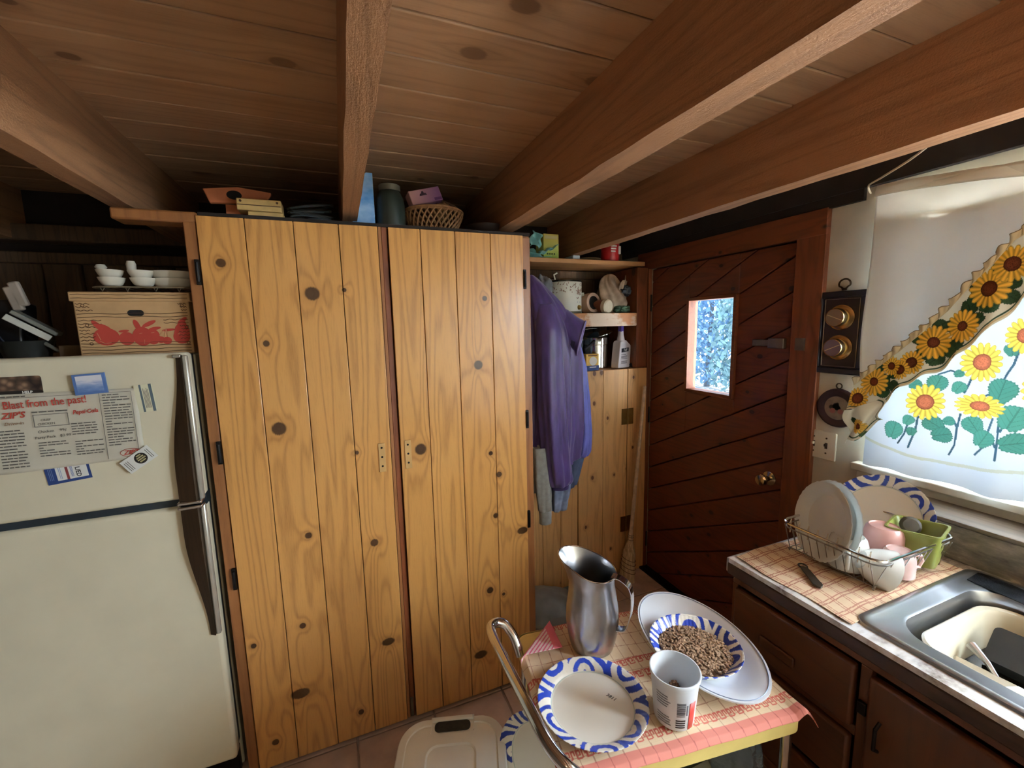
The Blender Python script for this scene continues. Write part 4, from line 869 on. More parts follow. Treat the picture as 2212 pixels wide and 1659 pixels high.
garment('pink_shirt', [(1.7,1.0,1.98,.015,.012),(1.34,1.12,1.97,.02,.02),(1.28,1.155,1.97,.035,.025),(1.20,1.16,1.97,.04,.025),(1.15,1.155,1.97,.02,.02)], plain('bright_pink_cotton', (226,110,180), .8), nf=4, fold=.15, seed=3, label='bright pink garment edge peeking out behind the jacket', category='shirt')
hk = thing('coat_hook', 'iron coat hook on the cupboard side behind the jacket', 'hook', (.735, 1.9, 1.8))
MB().box(.7345, .740, 1.885, 1.915, 1.79, 1.87).build('plate', black_metal, hk); MB().tube(smooth_path([(.74,1.9,1.81),(.80,1.9,1.80),(.85,1.9,1.815),(.865,1.9,1.845)]), .005, 8).build('prong', black_metal, hk)
# ------------------------------------------------------------------ broom and floor things
br = thing('corn_broom', 'straw corn broom leaning in the corner by the door', 'broom', (1.58, 2.04, 0))
ha, hb = Vector((1.700, 2.085, 1.215)), Vector((1.588, 2.05, .30))
MB().tube([ha, ha*.5+hb*.5, hb], [.010,.011,.012], 12).build('handle', plain('worn_broomstick', (222,196,164), .55, var=.1, scale=30), br)
MB().blob(ha, (.0105,.0105,.008), 2).build('handle_cap', plain('worn_broomstick', (196,164,128), .55), br)
ax = (ha-hb).normalized(); mbm = nrm_frame(hb, ax)
straw = NT('corn_straw'); straw.set(Base_Color=straw.ramp(straw.noise(straw.vm('MULTIPLY', straw.obj(), (120,120,6)), 1., 3), (.3, srgb(176,150,112)), (.7, srgb(232,212,172))), Roughness=.8); straw.bump(straw.noise(straw.vm('MULTIPLY', straw.obj(), (260,260,8)), 1., 2), .8, .003)
MB().lathe([(.014,.01),(.017,-.02),(.020,-.045),(.030,-.075),(.042,-.11),(.046,-.18),(.05,-.24),(.053,-.288),(0,-.290)], 30, mbm, sy=.62).build('bristles', straw.m, br)
b = MB()
for z in (0., -.012, -.03): b.lathe([(.018,z),(.0195,z-.002),(.018,z-.004)], 24, mbm, sy=.8)
b.build('wire_binding', plain('dull_tin', (150,140,120), .4, .7), br)
b = MB()
for z in (-.15, -.175, -.20, -.225):
    b.tube([mbm @ Vector(((.0455+(-.13-z)*.06)*math.cos(a), .65*(.0455+(-.13-z)*.06)*math.sin(a), z+.006*math.cos(a))) for a in np.linspace(0, 6.283, 30)[:-1]], .0016, 5, closed=True)
b.build('stitching', plain('dark_broom_twine', (92,60,48), .8), br)
crumple('plastic_sack', (.93, 1.92, .07), (.17,.14,.09), plain('grey_translucent_sack', (132,134,130), .4, var=.08, scale=10), 4, 'grey plastic sack lying on the floor behind the cart', 'sack', zmin=.002, amp=.2, ridge=.15)
MB().grid(24, 10, lambda u, v: (.80+.46*u, 2.10-.11*v, .004+.025*(1-v)+.006*math.sin(u*9+v*4))).build('plastic_sheet', plain('teal_grey_sheet', (118,140,146), .4), smooth=180, solid=.004, label='teal-grey plastic sheet on the floor below the closet', category='sheet')
# ------------------------------------------------------------------ rolling cart
CC = Vector((.635, .765)); CA = R(-8); CX = Vector((math.cos(CA), math.sin(CA))); CY = Vector((-math.sin(CA), math.cos(CA)))
def L(s, t, z): p = CC+CX*s+CY*t; return Vector((p.x, p.y, z))
cm_ = frame((CC.x, CC.y, 0), (CX.x, CX.y, 0), (CY.x, CY.y, 0))
yel = plain('pale_yellow_enamel', (232,208,126), .35, var=.03)
ct = thing('kitchen_cart', 'pale yellow metal rolling cart with a chrome end handle', 'cart', (CC.x, CC.y, 0))
MB().prism(rrect(.55, .40, .03, 6), .742, .752, cm_).build('top_tray', yel, ct, bevel=.002)
b = MB(); o_ = rrect(.55, .40, .03, 6); i_ = rrect(.54, .39, .027, 6); n = len(o_)
vs = [cm_ @ Vector((x, y, z)) for P_, z in ((o_, .712), (o_, .752), (i_, .752), (i_, .712)) for x, y in P_]
b.add(vs, [(k*n+i, k*n+(i+1)%n, ((k+1)%4)*n+(i+1)%n, ((k+1)%4)*n+i) for k in range(4) for i in range(n)]).build('apron', yel, ct)
for z in (.33,): MB().prism(rrect(.53, .38, .03, 6), z, z+.012, cm_).prism(rrect(.53, .012, .005, 3, 0, -.184), z, z+.035, cm_).prism(rrect(.53, .012, .005, 3, 0, .184), z, z+.035, cm_).build('lower_shelf', yel, ct, bevel=.002)
for s in (-1, 1):
    for t in (-1, 1):
        lg = MB().tube([L(s*.255, t*.175, .05), L(s*.255, t*.175, .742)], .011, 12).build('leg', chrome, ct)
        MB().lathe([(0,-.011),(.02,-.011),(.024,-.006),(.024,.006),(.02,.011),(0,.011)], 18, nrm_frame(L(s*.255, t*.175, .025), (CY.x, CY.y, 0))).build('caster', plain('black_rubber', (26,26,26), .6), lg)
hp = smooth_path([(.383,.945,.735),(.374,.968,.775),(.356,.990,.803),(.328,.992,.812),(.310,.965,.812),(.309,.86,.810),(.312,.72,.806),(.317,.645,.80),(.333,.603,.79),(.358,.592,.765),(.372,.590,.735)], 8)
MB().tube(hp, .0125, 14).build('push_handle', chrome, ct)
# cloth on the cart
def lerp(a, b, t): return a+(b-a)*t[..., None]
S_ = np.linspace(-.285, .305, 400); T_ = np.linspace(-.206, .212, 300); SS, TT = np.meshgrid(S_, T_)
lin = lambda *c: np.array(srgb(*c)[:3])
wv = .003*np.sin(SS*23)+.002*np.sin(TT*31)
Cc = np.zeros(SS.shape+(3,))+lin(222,198,162)
weave = .5+.5*np.sin(TT*1400)
Cc *= (1-.05*weave)[..., None]
ln1 = np.abs((SS+wv)/.0292-np.round((SS+wv)/.0292)) < .035
ln2 = np.abs((TT+wv)/.040-np.round((TT+wv)/.040)) < .022
def band(t0, h):                                        # a row of key fret
    u = (SS/.022) % 1; v = (TT-t0)/h+.5; m = (v > 0)&(v < 1)
    fret = (v < .16)&(u < .55) | (u < .14)&(v < .9) | (v > .8)&(u < .42) | (np.abs(u-.42) < .07)&(v > .38)&(v < .95) | (np.abs(v-.42) < .09)&(u > .26)&(u < .45) | (u > .55)&(u < .68)&(v > .1) | (v > .82)&(u > .6)&(u < .95) | (u > .82)&(u < .95)&(v > .45)
    return m & fret
redc = lin(190,90,74); linec = lin(150,92,70)
Cc[ln1 | ln2] = linec*.75+lin(228,206,172)*.25
for t0 in (.028, -.012, -.158, .19): Cc[band(t0, .019)] = redc
hem = TT < -.180; Cc[hem] = lin(202,124,108); Cc[hem & ln1] = lin(166,90,78)
hem2 = TT > .205; Cc[hem2] = lin(214,116,108)
def cloth_z(s, t):
    z = .7560+.0010*math.sin(s*40+t*30)
    d = max(0, abs(s)-.272); e = max(0, -.197-t); f_ = max(0, t-.198)
    return z-(d*.9)-(e*.9)-(f_*.9)
fold = (SS < -.16) & (TT > .1) & ((-(SS)-.16)+(TT-.1) > .11)
vs = []
for j in range(300):
    for i in range(400):
        s, t = float(S_[i]), float(T_[j]); q = (-s-.16)+(t-.1)
        if s < -.16 and t > .1 and q > .125:            # corner folded back over itself
            k = (q-.125); s2, t2 = s+k, t-k; vs.append(L(s2, t2, .7600+min(.012, k*1.2)))
        else:
            vs.append(L(s, t, cloth_z(s, t)+(.018*math.sin(max(0, s-.25)*60)*(max(0, -.12-t)*8) if s > .25 else 0)))
fmask = ((-SS-.16)+(TT-.1) > .125) & (SS < -.16) & (TT > .1)
st_ = np.sin((SS-TT)*520) > .2
Cc[fmask] = lin(240,214,214); Cc[fmask & st_] = lin(220,110,140); Cc[fmask & (TT > .19)] = lin(232,120,140)
nu, nv = 400, 300
fs = [(j*nu+i, j*nu+i+1, (j+1)*nu+i+1, (j+1)*nu+i) for j in range(nv-1) for i in range(nu-1)]
rgba = np.concatenate([Cc.reshape(-1, 3), np.ones((nu*nv, 1))], 1)
MB().add(vs, fs).build('checked_cloth', colattr('red_checked_cloth', .85, bump=.15, bscale=900), smooth=180, solid=.0014, cols=rgba, label='cream cloth with red check and key border spread on the cart', category='tablecloth')
ZK = .7585
# ------------------------------------------------------------------ paper plates with a blue pattern
def plate_cols(ang, rho, seed=0, base=(236,232,218)):
    """ang, rho arrays (rho 0..1 across the rim); concentric arcs around points on the rim"""
    x, y = (1+rho*.32)*np.cos(ang), (1+rho*.32)*np.sin(ang)
    r_ = np.random.default_rng(seed+40); out = np.zeros(ang.shape+(3,))+lin(*base); best = np.full(ang.shape, 9.)
    ks = 6; dm = []
    for k in range(ks):
        a0 = 2*math.pi*(k+.25*r_.uniform(-1, 1))/ks; rr = 1.36 if k % 2 == 0 else .95
        dm.append(np.hypot(x-rr*math.cos(a0), y-rr*math.sin(a0)))
    dm = np.array(dm); d = dm.min(0)
    wob_ = .03*np.sin(ang*7+seed)+.02*np.sin(ang*13+2*seed); blue = np.sin((d+wob_)*25+1.4+seed*.3) > .1
    blue |= d < .06
    out[blue & (rho > .02)] = lin(28,58,158)
    ring = (rho > -.06) & (rho < .0); out[ring] = lin(170,186,176)
    return out
def paper_plate(name, m, R0, label, cat='plate', depth=.018, seed=0, parent=None, group=None, bowl=False, base=(236,232,218)):
    nA = 360; flat = .765 if not bowl else .68
    prof = [(.04,0),(.3,0),(flat-.05,0),(flat-.03,.02),(flat-.01,.08)]+[(flat+(1-flat)*k/40, .12+.88*((k/40)**(.75 if bowl else .6))*(1 if k < 38 else .97)) for k in range(41)]
    vs, cols = [], []
    A = np.linspace(0, 2*math.pi, nA, endpoint=False)
    for (r, z) in prof:
        rp = max(r, 1e-4); fl = (1+.004*np.sin(A*60)) if r > .8 else np.ones(nA)
        for k in range(nA): vs.append(m @ Vector((rp*R0*fl[k]*math.cos(A[k]), rp*R0*fl[k]*math.sin(A[k]), z*depth)))
        cols.append(plate_cols(A, np.full(nA, (r-flat)/(1-flat)), seed, base))
    n = len(prof)
    fs = [(j*nA+i, j*nA+(i+1)%nA, (j+1)*nA+(i+1)%nA, (j+1)*nA+i) for j in range(n-1) for i in range(nA)]+[tuple(range(nA-1, -1, -1))]
    c = np.concatenate([np.array(cols).reshape(-1, 3), np.ones((n*nA, 1))], 1)
    pr = dict(label=label, category=cat) if label else {}
    if group: pr['group'] = group
    return MB().add(vs, fs).build(name, colattr('blue_pattern_paper_plate', .4, coat=.15), parent, smooth=180, solid=.0012, cols=c, **pr)
pl = thing('paper_plate', 'empty blue-rimmed paper plate at the near left of the cart', 'plate', (.460, .722, ZK), 'blue patterned paper plates')
paper_plate('disc', Matrix.Translation((.462, .722, ZK+.0012)), .121, None, seed=1, parent=pl)
text('stamp', '3811', .012, frame((.512, .722, ZK+.0025), (.45,-.9,0), (.9,.45,0)), plain('black_print', (30,26,24), .5, var=0), pl, shear=.2)
# oval platter
pt = thing('oval_platter', 'white oval ceramic platter under the bowl of kibble', 'platter', (.80, .76, ZK))
porc = plain('white_porcelain', (228,232,236), .16, var=.015, coat=.4)
ma = frame((.800, .757, ZK), (.14,.99,0), (-.99,.14,0))
prof = [(0,.004),(.55,.004),(.62,.007),(.72,.017),(.86,.027),(.97,.033),(1.,.0335),(1.0,.030),(.97,.028),(.86,.022),(.70,.010),(.60,0),(0,0)]
MB().lathe([(r*.197, z) for r, z in prof], 64, ma, sy=.64).build('dish', porc, pt)
MB().tube([ma @ Vector((.197*.965*math.cos(a), .197*.965*.64*math.sin(a), .0336)) for a in np.linspace(0, 6.283, 65)[:-1]], .0009, 5, closed=True).build('rim_line', plain('grey_blue_line', (130,144,168), .3), pt)
# paper bowl with kibble
kb = thing('paper_bowl', 'blue-rimmed paper bowl full of brown kibble on the platter', 'bowl', (.768, .735, ZK+.01))
bm0 = Matrix.Translation((.768, .733, ZK+.0068))
paper_plate('bowl_shell', bm0, .108, None, depth=.042, seed=4, parent=kb, bowl=True)
kib = NT('brown_kibble'); kib.set(Base_Color=kib.ramp(kib.noise(kib.obj(), 220, 2), (.3, srgb(92,66,46)), (.7, srgb(164,132,100))), Roughness=.7); kib = kib.m
b = MB(); lr = random.Random(8)
def icos(s):
    bm = bmesh.new(); bmesh.ops.create_icosphere(bm, subdivisions=1, radius=1.)
    v = [x.co.copy() for x in bm.verts]; f = [tuple(x.index for x in q.verts) for q in bm.faces]; bm.free(); return v, f
iv, if_ = icos(1)
def seeds(b, n, cx, cy, zf, rad, lr, rs=(.0044, .0032)):
    for k in range(n):
        r = rad*math.sqrt(lr.random()); a = lr.uniform(0, 6.283); x, y = cx+r*math.cos(a), cy+r*math.sin(a)
        m = Matrix.Translation((x, y, zf(r)+lr.uniform(-.002, .002))) @ Matrix.Rotation(lr.uniform(0,6.28),4,'Z') @ Matrix.Rotation(lr.gauss(0,.35),4,'X') @ Matrix.Diagonal((rs[0]*lr.uniform(.8,1.3), rs[1], rs[1]*.75, 1))
        b.add([m @ v for v in iv], if_)
seeds(b, 1150, .768, .733, lambda r: ZK+.030+.006*(1-(r/.083)**2), .083, lr)
b.build('kibble', kib, kb, kind='stuff')
MB().lathe([(0,.030),(.07,.026),(.078,.020)], 30, Matrix.Translation((.768,.733,ZK))).build('kibble_bed', kib, kb)
# steel pitcher
pi = thing('steel_pitcher', 'brushed stainless steel water pitcher on the cart', 'pitcher', (.562, .882, ZK))
pc = Vector((.562, .880, ZK)); sd = Vector((-.62, .785, 0)).normalized()
prof = [(0,.001),(.050,.001),(.055,.004),(.060,.02),(.066,.05),(.0685,.08),(.067,.11),(.062,.145),(.0575,.175),(.0565,.190),(.058,.205),(.061,.215)]
nA = 64; vs = []
def ptc(r, z, a, inner=0.):
    d = Vector((math.cos(a), math.sin(a), 0)); k = max(0, d.dot(sd)); t = max(0, (z-.165)/.05)
    rr = r-inner+ (t**1.4)*.030*(k**3)
    zz = z+(t**1.6)*(.034*(.5+.5*d.dot(sd))**1.6-.004)
    return pc+d*rr+Vector((0,0,zz))
rings = prof+[(r-.0012, z) for r, z in prof[::-1][:-1]]+[(0,.004)]
b = MB(); idx = []; out = []
for (r, z) in rings:
    if r < 1e-5: idx.append([len(out)]); out.append(pc+Vector((0,0,z)))
    else: idx.append(list(range(len(out), len(out)+nA))); out += [ptc(r, z, 2*math.pi*k/nA) for k in range(nA)]
fs = []
for A_, B_ in zip(idx, idx[1:]):
    for k in range(nA):
        q = (k+1)%nA
        if len(A_) == 1: fs.append((A_[0], B_[q], B_[k]))
        elif len(B_) == 1: fs.append((A_[k], A_[q], B_[0]))
        else: fs.append((A_[k], A_[q], B_[q], B_[k]))
b.add(out, fs).build('body', steel, pi, smooth=50)
MB().tube([ptc(.061, .215, 2*math.pi*k/nA) for k in range(nA)], .0018, 6, closed=True).build('rolled_rim', chrome, pi)
hd = -sd; hp = smooth_path([pc+hd*.052+Vector((0,0,.211)), pc+hd*.075+Vector((0,0,.210)), pc+hd*.098+Vector((0,0,.193)), pc+hd*.104+Vector((0,0,.16)), pc+hd*.100+Vector((0,0,.115)), pc+hd*.088+Vector((0,0,.078)), pc+hd*.064+Vector((0,0,.070))], 6)
side = Vector((-hd.y, hd.x, 0)); b = MB(); vs = []
for i, p in enumerate(hp):
    a = hp[max(0,i-1)]; c = hp[min(len(hp)-1,i+1)]; tdir = (c-a).normalized(); nn = tdir.cross(side).normalized()
    vs += [p-side*.0115-nn*.001, p+side*.0115-nn*.001, p+side*.0115+nn*.001, p-side*.0115+nn*.001]
k = len(hp); b.add(vs, [(i*4+q, i*4+(q+1)%4, i*4+4+(q+1)%4, i*4+4+q) for i in range(k-1) for q in range(4)]+[(3,2,1,0),(4*k-4,4*k-3,4*k-2,4*k-1)]).build('strap_handle', chrome, pi, smooth=40)
# plastic tub with a few kibble bits
tb2 = thing('plastic_tub', 'empty white plastic food tub with barcode and red stripe', 'tub', (.612, .634, ZK))
tm = Matrix.Translation((.611, .634, ZK)) @ Matrix.Diagonal((1,1,.93,1)); tubw = plain('white_polypropylene', (226,232,236), .3, var=.015)
MB().lathe([(0,.001),(.039,.001),(.041,.004),(.049,.108),(.0505,.109),(.0505,.112),(.052,.113),(.0525,.119),(.0515,.121),(.0495,.121),(.0485,.112),(.0395,.006),(0,.004)], 56, tm).build('cup', tubw, tb2)
def on_tub(deg, z, tilt=0):
    a = R(deg); r = .041+.008*z/.108+.0002
    return tm @ frame((r*math.cos(a), r*math.sin(a), z), (-math.sin(a), math.cos(a), 0), (.075*math.cos(a), .075*math.sin(a), 1))
def wrap(b, d0, d1, z0, z1, off=.0003, mat=0):
    k = 10; vs = []
    for zz in (z0, z1):
        for i in range(k+1):
            a = R(d0+(d1-d0)*i/k); r = .0411+.008*zz/.108+off
            vs.append(tm @ Vector((r*math.cos(a), r*math.sin(a), zz)))
    b.add(vs, [(i, i+1, k+2+i, k+1+i) for i in range(k)], mat)
# the camera sees the side that faces (-.69,-.72): angles 190..290
black_p = plain('black_print', (30,26,24), .5, var=0)
b = MB(); wrap(b, -92, -72, .006, .075); b.build('red_stripe', plain('red_label_print', (214,70,60), .45, var=.02), tb2, solid=.0003)
b = MB(); lr = random.Random(2); z = .042
while z < .079: h = lr.choice((.0007,.0012,.0018)); wrap(b, -126, -104, z, z+h); z += h+lr.choice((.0008,.0013))
for k in range(4): wrap(b, -128, -102, .012+.006*k, .0155+.006*k)
b.build('barcode', black_p, tb2)
b = MB()
for k in range(12):
    if k in (4, 5, 6): continue
    wrap(b, -180, -140-lr.uniform(0,10), .014+.0065*k, .0165+.0065*k)
wrap(b, -101, -97, .045, .072)
b.build('fine_print', plain('slate_print', (104,110,120), .6, var=0), tb2)
b = MB(); seeds(b, 90, .632, .656, lambda r: ZK+.016+.040*max(0, 1-r/.022), .018, random.Random(4), (.0055, .004)); b.build('kibble_bits', kib, tb2, kind='stuff')
# things on the lower shelf of the cart
ZL = .344
paper_plate('paper_plate', nrm_frame((.402, .850, .500), (-.80,-.55,.25)), .125, 'blue-rimmed paper plate standing upright under the cart handle', seed=3, group='blue patterned paper plates', depth=.018)
gr_ = plain('dark_green_pack', (60,78,62), .6, var=.08); 
bg_ = thing('food_packet', 'dark green and white printed packet lying under the cart', 'packet', (.75, .76, ZL))
MB().obox((.77,.745,.445), (.26,.16,.055), (R(6),R(-4),CA+.1)).build('packet', gr_, bg_, bevel=.012)
mq = Matrix.Translation((.77,.745,.474)) @ Matrix.Rotation(CA+.1,4,'Z') @ Matrix.Rotation(R(-4),4,'Y') @ Matrix.Rotation(R(6),4,'X')
MB().prism([(-.11,-.075),(.12,-.075),(.12,-.03),(-.11,-.03)], -.0008, .0004, mq).build('white_panel', plain('pale_green_panel', (170,184,168), .6), bg_)
text('word', 'Combo', .03, mq @ Matrix.Translation((.03,-.053,.001)), gr_, bg_, bold=.0004)
MB().obox((.76,.75,.38), (.30,.2,.066), (0,0,CA)).build('magazine_stack', plain('dull_magazine_stack', (74,66,60), .7, var=.15, scale=30), label='low stack of dark magazines under the cart', category='magazines', bevel=.004)
bo = thing('wrapped_bottle', 'dark bottle in a clear plastic bag below the cart edge', 'bottle', (.875, .69, ZL))
MB().lathe([(0,0),(.034,0),(.036,.01),(.036,.15),(.02,.19),(.014,.2),(.014,.24),(0,.24)], 28, Matrix.Translation((.885,.70,ZL)) @ Matrix.Rotation(R(8),4,'Y')).build('bottle', plain('dark_blue_glass', (30,36,56), .12), bo)
film = NT('clear_crinkled_film'); film.set(Base_Color=srgb(190,212,230), Roughness=.15, Transmission_Weight=.7, IOR=1.15); film.bump(film.noise(film.obj(), 60, 4), .9, .004)
o = crumple('plastic_film', (.875,.695,.475), (.062,.055,.125), film.m, 6, None, None, amp=.25)
o.parent = bo; o.matrix_parent_inverse = Matrix.Translation(bo.location).inverted()
crumple('kraft_bag', (.925,.735,.41), (.04,.05,.065), plain('kraft_cardboard', (196,158,110), .8), 12, 'small crumpled tan bag beside the wrapped bottle', 'bag', zmin=ZL)
# ------------------------------------------------------------------ waste bin
bn = thing('waste_bin', 'white plastic waste bin with a flat lid and hand slot', 'bin', (.19, .88, 0))
binw = plain('offwhite_bin_plastic', (232,232,226), .38, var=.015); bina = CA-R(8)
BM = Matrix.Translation((.168, .890, 0)) @ Matrix.Rotation(R(-17), 4, 'Z')
def bin_ring(w_, d_, z, r=.06): return [BM @ Vector((x, y, z)) for x, y in rrect(w_, d_, r, 8)]
b = MB(); n = 36; rr = [bin_ring(.20,.27,.0), bin_ring(.235,.33,.46), bin_ring(.24,.335,.47)]
vs = [p for r in rr for p in r]; b.add(vs, [(k*n+i, k*n+(i+1)%n, (k+1)*n+(i+1)%n, (k+1)*n+i) for k in range(2) for i in range(n)]+[tuple(range(n-1,-1,-1))]).build('bucket', binw, bn, solid=.004)
rr = [bin_ring(.286,.362,.468,.068), bin_ring(.286,.362,.498,.068), bin_ring(.278,.354,.506,.066), bin_ring(.243,.318,.508,.055), bin_ring(.239,.314,.5050,.054), bin_ring(.231,.307,.5065,.052), bin_ring(.13,.20,.509,.03), bin_ring(.122,.192,.5055,.028)]
# lid with the hand slot at the far edge: built with a cut by leaving the slot faces out
vs = [p for r in rr for p in r]; fs = [(k*n+i, k*n+(i+1)%n, (k+1)*n+(i+1)%n, (k+1)*n+i) for k in range(len(rr)-1) for i in range(n)]+[tuple(range((len(rr)-1)*n, len(rr)*n))]
MB().add(vs, fs).build('lid', binw, bn, smooth=30)
MB().prism(rrect(.098, .030, .013, 6, .0, .150), .5045, .5105, BM).build('hand_slot', plain('dark_slot', (44,38,30), .8, var=.2, scale=60), bn, bevel=.001)
b = MB()
for sx in (-.058, .058): b.box(sx-.0012, sx+.0012, .133, .180, .5, .5098)
b.v = [tuple(BM @ Vector(p)) for p in b.v]; b.build('slot_ridge', binw, bn)
b = MB(); b.box(-.058, .058, .165, .1795, .5, .5125); b.v = [tuple(BM @ Vector(p)) for p in b.v]; b.build('slot_bridge', binw, bn, bevel=.004)
# ------------------------------------------------------------------ counter with drawers and sink
cab_d = wood('dark_walnut_cabinet', (98,54,30), (78,42,22), (40,20,10), 'z', 9., .06, 26, .4, .38, bumpy=.06)
cab_h = wood('dark_walnut_drawer', (98,54,30), (78,42,22), (40,20,10), 'y', 9., .06, 26, .4, .38, bumpy=.06)
CE, CF = .862, 1.045        # far end in y, face in x
bc_ = thing('base_cabinet', 'dark walnut base cabinet with drawers under the counter', 'cabinet', (1.35, -.2, 0))
MB().box(CF+.02, 1.768, CE-.02, CE, .0, .858).box(CF+.02, 1.768, -1.5, CE-.02, .08, .10).box(1.752, 1.768, -1.5, CE-.02, .1, .858).build('carcass', cab_d, bc_)
b = MB(); b.box(CF, CF+.02, -1.5, CE, .824, .858); b.box(CF, CF+.02, .846, CE, .1, .824); b.box(CF, CF+.02, .498, .520, .1, .824); b.box(CF, CF+.02, .520, .846, .636, .662); b.box(CF, CF+.02, .520, .846, .10, .13); b.box(CF, CF+.02, -.02, .02, .1, .824)
b.build('face_frame', wood('walnut_face_frame', (110,62,34), (90,50,26), (48,24,12), 'z', 9., .06, 26, .4, .4), bc_, bevel=.002)
for za, zb in ((.660,.820),(.492,.638),(.312,.474),(.132,.294)):
    d = MB().box(CF-.016, CF+.004, .524, .845, za, zb).build('drawer', cab_h, bc_, bevel=.007, seg=3)
    MB().box(CF-.024, CF-.015, .655, .753, za+.045, za+.074).build('pull', cab_h, d, bevel=.004)
for ya, yb in ((.022,.496),(-.5,-.022)):
    d = MB().box(CF-.016, CF+.004, ya, yb, .12, .818).build('cabinet_door', cab_d, bc_, bevel=.007, seg=3)
    MB().tube([(CF-.02, yb-.03, .66), (CF-.035, yb-.03, .67), (CF-.035, yb-.03, .72), (CF-.02, yb-.03, .73)], .004, 8).build('door_pull', black_metal, d)
MB().box(CF-.010, CF, .499, .517, .708, .738).build('catch', black_metal, bc_, bevel=.002)
marb = NT('worn_marbled_laminate'); P_ = marb.obj()
mv = marb.noise(P_, 16, 5, .65); mv2 = marb.noise(marb.vm('MULTIPLY', P_, (1,3,1)), 5, 4, .6)
cA = marb.ramp(mv, (.42, srgb(216,214,208)), (.56, srgb(176,170,164)), (.66, srgb(120,108,104)))
marb.set(Base_Color=marb.mix(marb.ramp(mv2, (.5, (0,0,0)), (.62, (1,1,1))), cA, srgb(214,214,212)), Roughness=.16); marb = marb.m
cw = thing('countertop', 'marbled laminate countertop with a dark wooden front edge', 'countertop', (1.4, -.3, .86))
SY0, SY1, SX0, SX1 = -.30, .545, 1.085, 1.57
b = MB(); b.box(1.030, SX0, -1.5, .868, .886, .9); b.box(1.046, SX0, -1.5, .868, .86, .886); b.box(SX1, 1.768, -1.5, .868, .86, .9); b.box(SX0, SX1, SY1-.012, .868, .86, .9); b.box(SX0, SX1, -1.5, SY0+.012, .86, .9)
b.build('slab', marb, cw, smooth=0)
MB().box(1.027, 1.0445, -1.5, .870, .852, .8862).build('front_edge', wood('dark_edge_strip', (70,42,26), (52,30,18), (26,14,8), 'y', 12., .05, 30, .5, .5), cw, bevel=.003)
MB().box(1.03, 1.77, .8685, .876, .856, .8985).build('end_edge', plain('pale_chipped_edge', (150,150,150), .5, var=.1), cw, bevel=.002)
bsm = NT('grey_marbled_backsplash'); P_ = bsm.obj(); bv = bsm.noise(bsm.vm('MULTIPLY', P_, (3,5,14)), 2.2, 5, .65)
bsm.set(Base_Color=bsm.ramp(bv, (.3, srgb(78,72,64)), (.52, srgb(126,118,106)), (.62, srgb(150,140,126)), (.72, srgb(206,200,186))), Roughness=.35)
bs = thing('backsplash', 'grey streaked backsplash ledge behind the sink', 'backsplash', (1.68, -.3, .9))
MB().box(1.602, 1.768, -1.5, .862, .9005, 1.004).build('face', bsm.m, bs, bevel=.002)
MB().box(1.600, 1.768, -1.5, .864, 1.004, 1.016).build('cap', wood('grey_weathered_cap', (126,112,92), (98,86,70), (56,46,36), 'y', 12., .05, 30, .5, .5), bs, bevel=.003)
sink_m = NT('brushed_sink_steel'); sink_m.set(Base_Color=srgb(176,178,182), Metallic=1., Roughness=sink_m.math('MULTIPLY_ADD', sink_m.noise(sink_m.obj(), 9, 3), .08, .27)); sink_m = sink_m.m
sk_ = thing('kitchen_sink', 'stainless steel drop-in sink in the counter', 'sink', (1.33, .12, .9))
def rr_ring(x0, x1, y0, y1, r, z, n=8): return [(x, y, z) for x, y in rrect(x1-x0, y1-y0, r, n, (x0+x1)/2, (y0+y1)/2)]
rg = [rr_ring(1.066,1.588,-.315,.560,.035,.9005), rr_ring(1.068,1.586,-.313,.558,.034,.9055), rr_ring(1.074,1.580,-.307,.552,.03,.9085), rr_ring(1.084,1.570,-.297,.542,.028,.9065), rr_ring(1.088,1.566,-.293,.538,.028,.9040), rr_ring(1.118,1.512,-.262,.514,.07,.9040), rr_ring(1.124,1.506,-.256,.508,.07,.9010), rr_ring(1.130,1.500,-.25,.502,.068,.885), rr_ring(1.142,1.488,-.238,.490,.06,.74), rr_ring(1.18,1.45,-.2,.45,.05,.722)]
n = len(rg[0]); vs = [p for r in rg for p in r]
MB().add(vs, [(k*n+i, k*n+(i+1)%n, (k+1)*n+(i+1)%n, (k+1)*n+i) for k in range(len(rg)-1) for i in range(n)]+[tuple(range((len(rg)-1)*n, len(rg)*n))]).build('basin', sink_m, sk_, smooth=40)
wb_ = thing('wash_tub', 'cream plastic wash tub sitting in the sink', 'tub', (1.31, .2, .725))
tubc = plain('cream_tub_plastic', (216,208,182), .35, var=.02)
rg = [rr_ring(1.175,1.455,-.17,.455,.05,.726), rr_ring(1.155,1.475,-.19,.475,.06,.868), rr_ring(1.146,1.484,-.199,.484,.064,.872), rr_ring(1.145,1.485,-.2,.485,.064,.878), rr_ring(1.149,1.481,-.196,.481,.062,.881), rr_ring(1.160,1.470,-.185,.470,.056,.879), rr_ring(1.164,1.466,-.181,.466,.055,.872), rr_ring(1.183,1.447,-.162,.447,.045,.735)]
vs = [p for r in rg for p in r]
MB().add(vs, [(k*n+i, k*n+(i+1)%n, (k+1)*n+(i+1)%n, (k+1)*n+i) for k in range(len(rg)-1) for i in range(n)]+[tuple(range((len(rg)-1)*n, len(rg)*n)), tuple(range(n-1,-1,-1))]).build('shell', tubc, wb_, smooth=40)
wt = NT('dark_dish_water'); wt.set(Base_Color=srgb(34,32,26), Roughness=.06)
rgw = rr_ring(1.178,1.452,-.167,.452,.045,.795); MB().add(rgw, [tuple(range(n))]).build('water', wt.m, wb_)
bp = thing('baking_pan', 'dark grey baking pan soaking in the wash tub', 'pan', (1.36, .3, .80))
mpan = frame((1.375, .30, .835), (-.10,1,.0), (.75,.0,.62))
pan_m = plain('dark_grey_pan', (58,60,58), .4, .4)
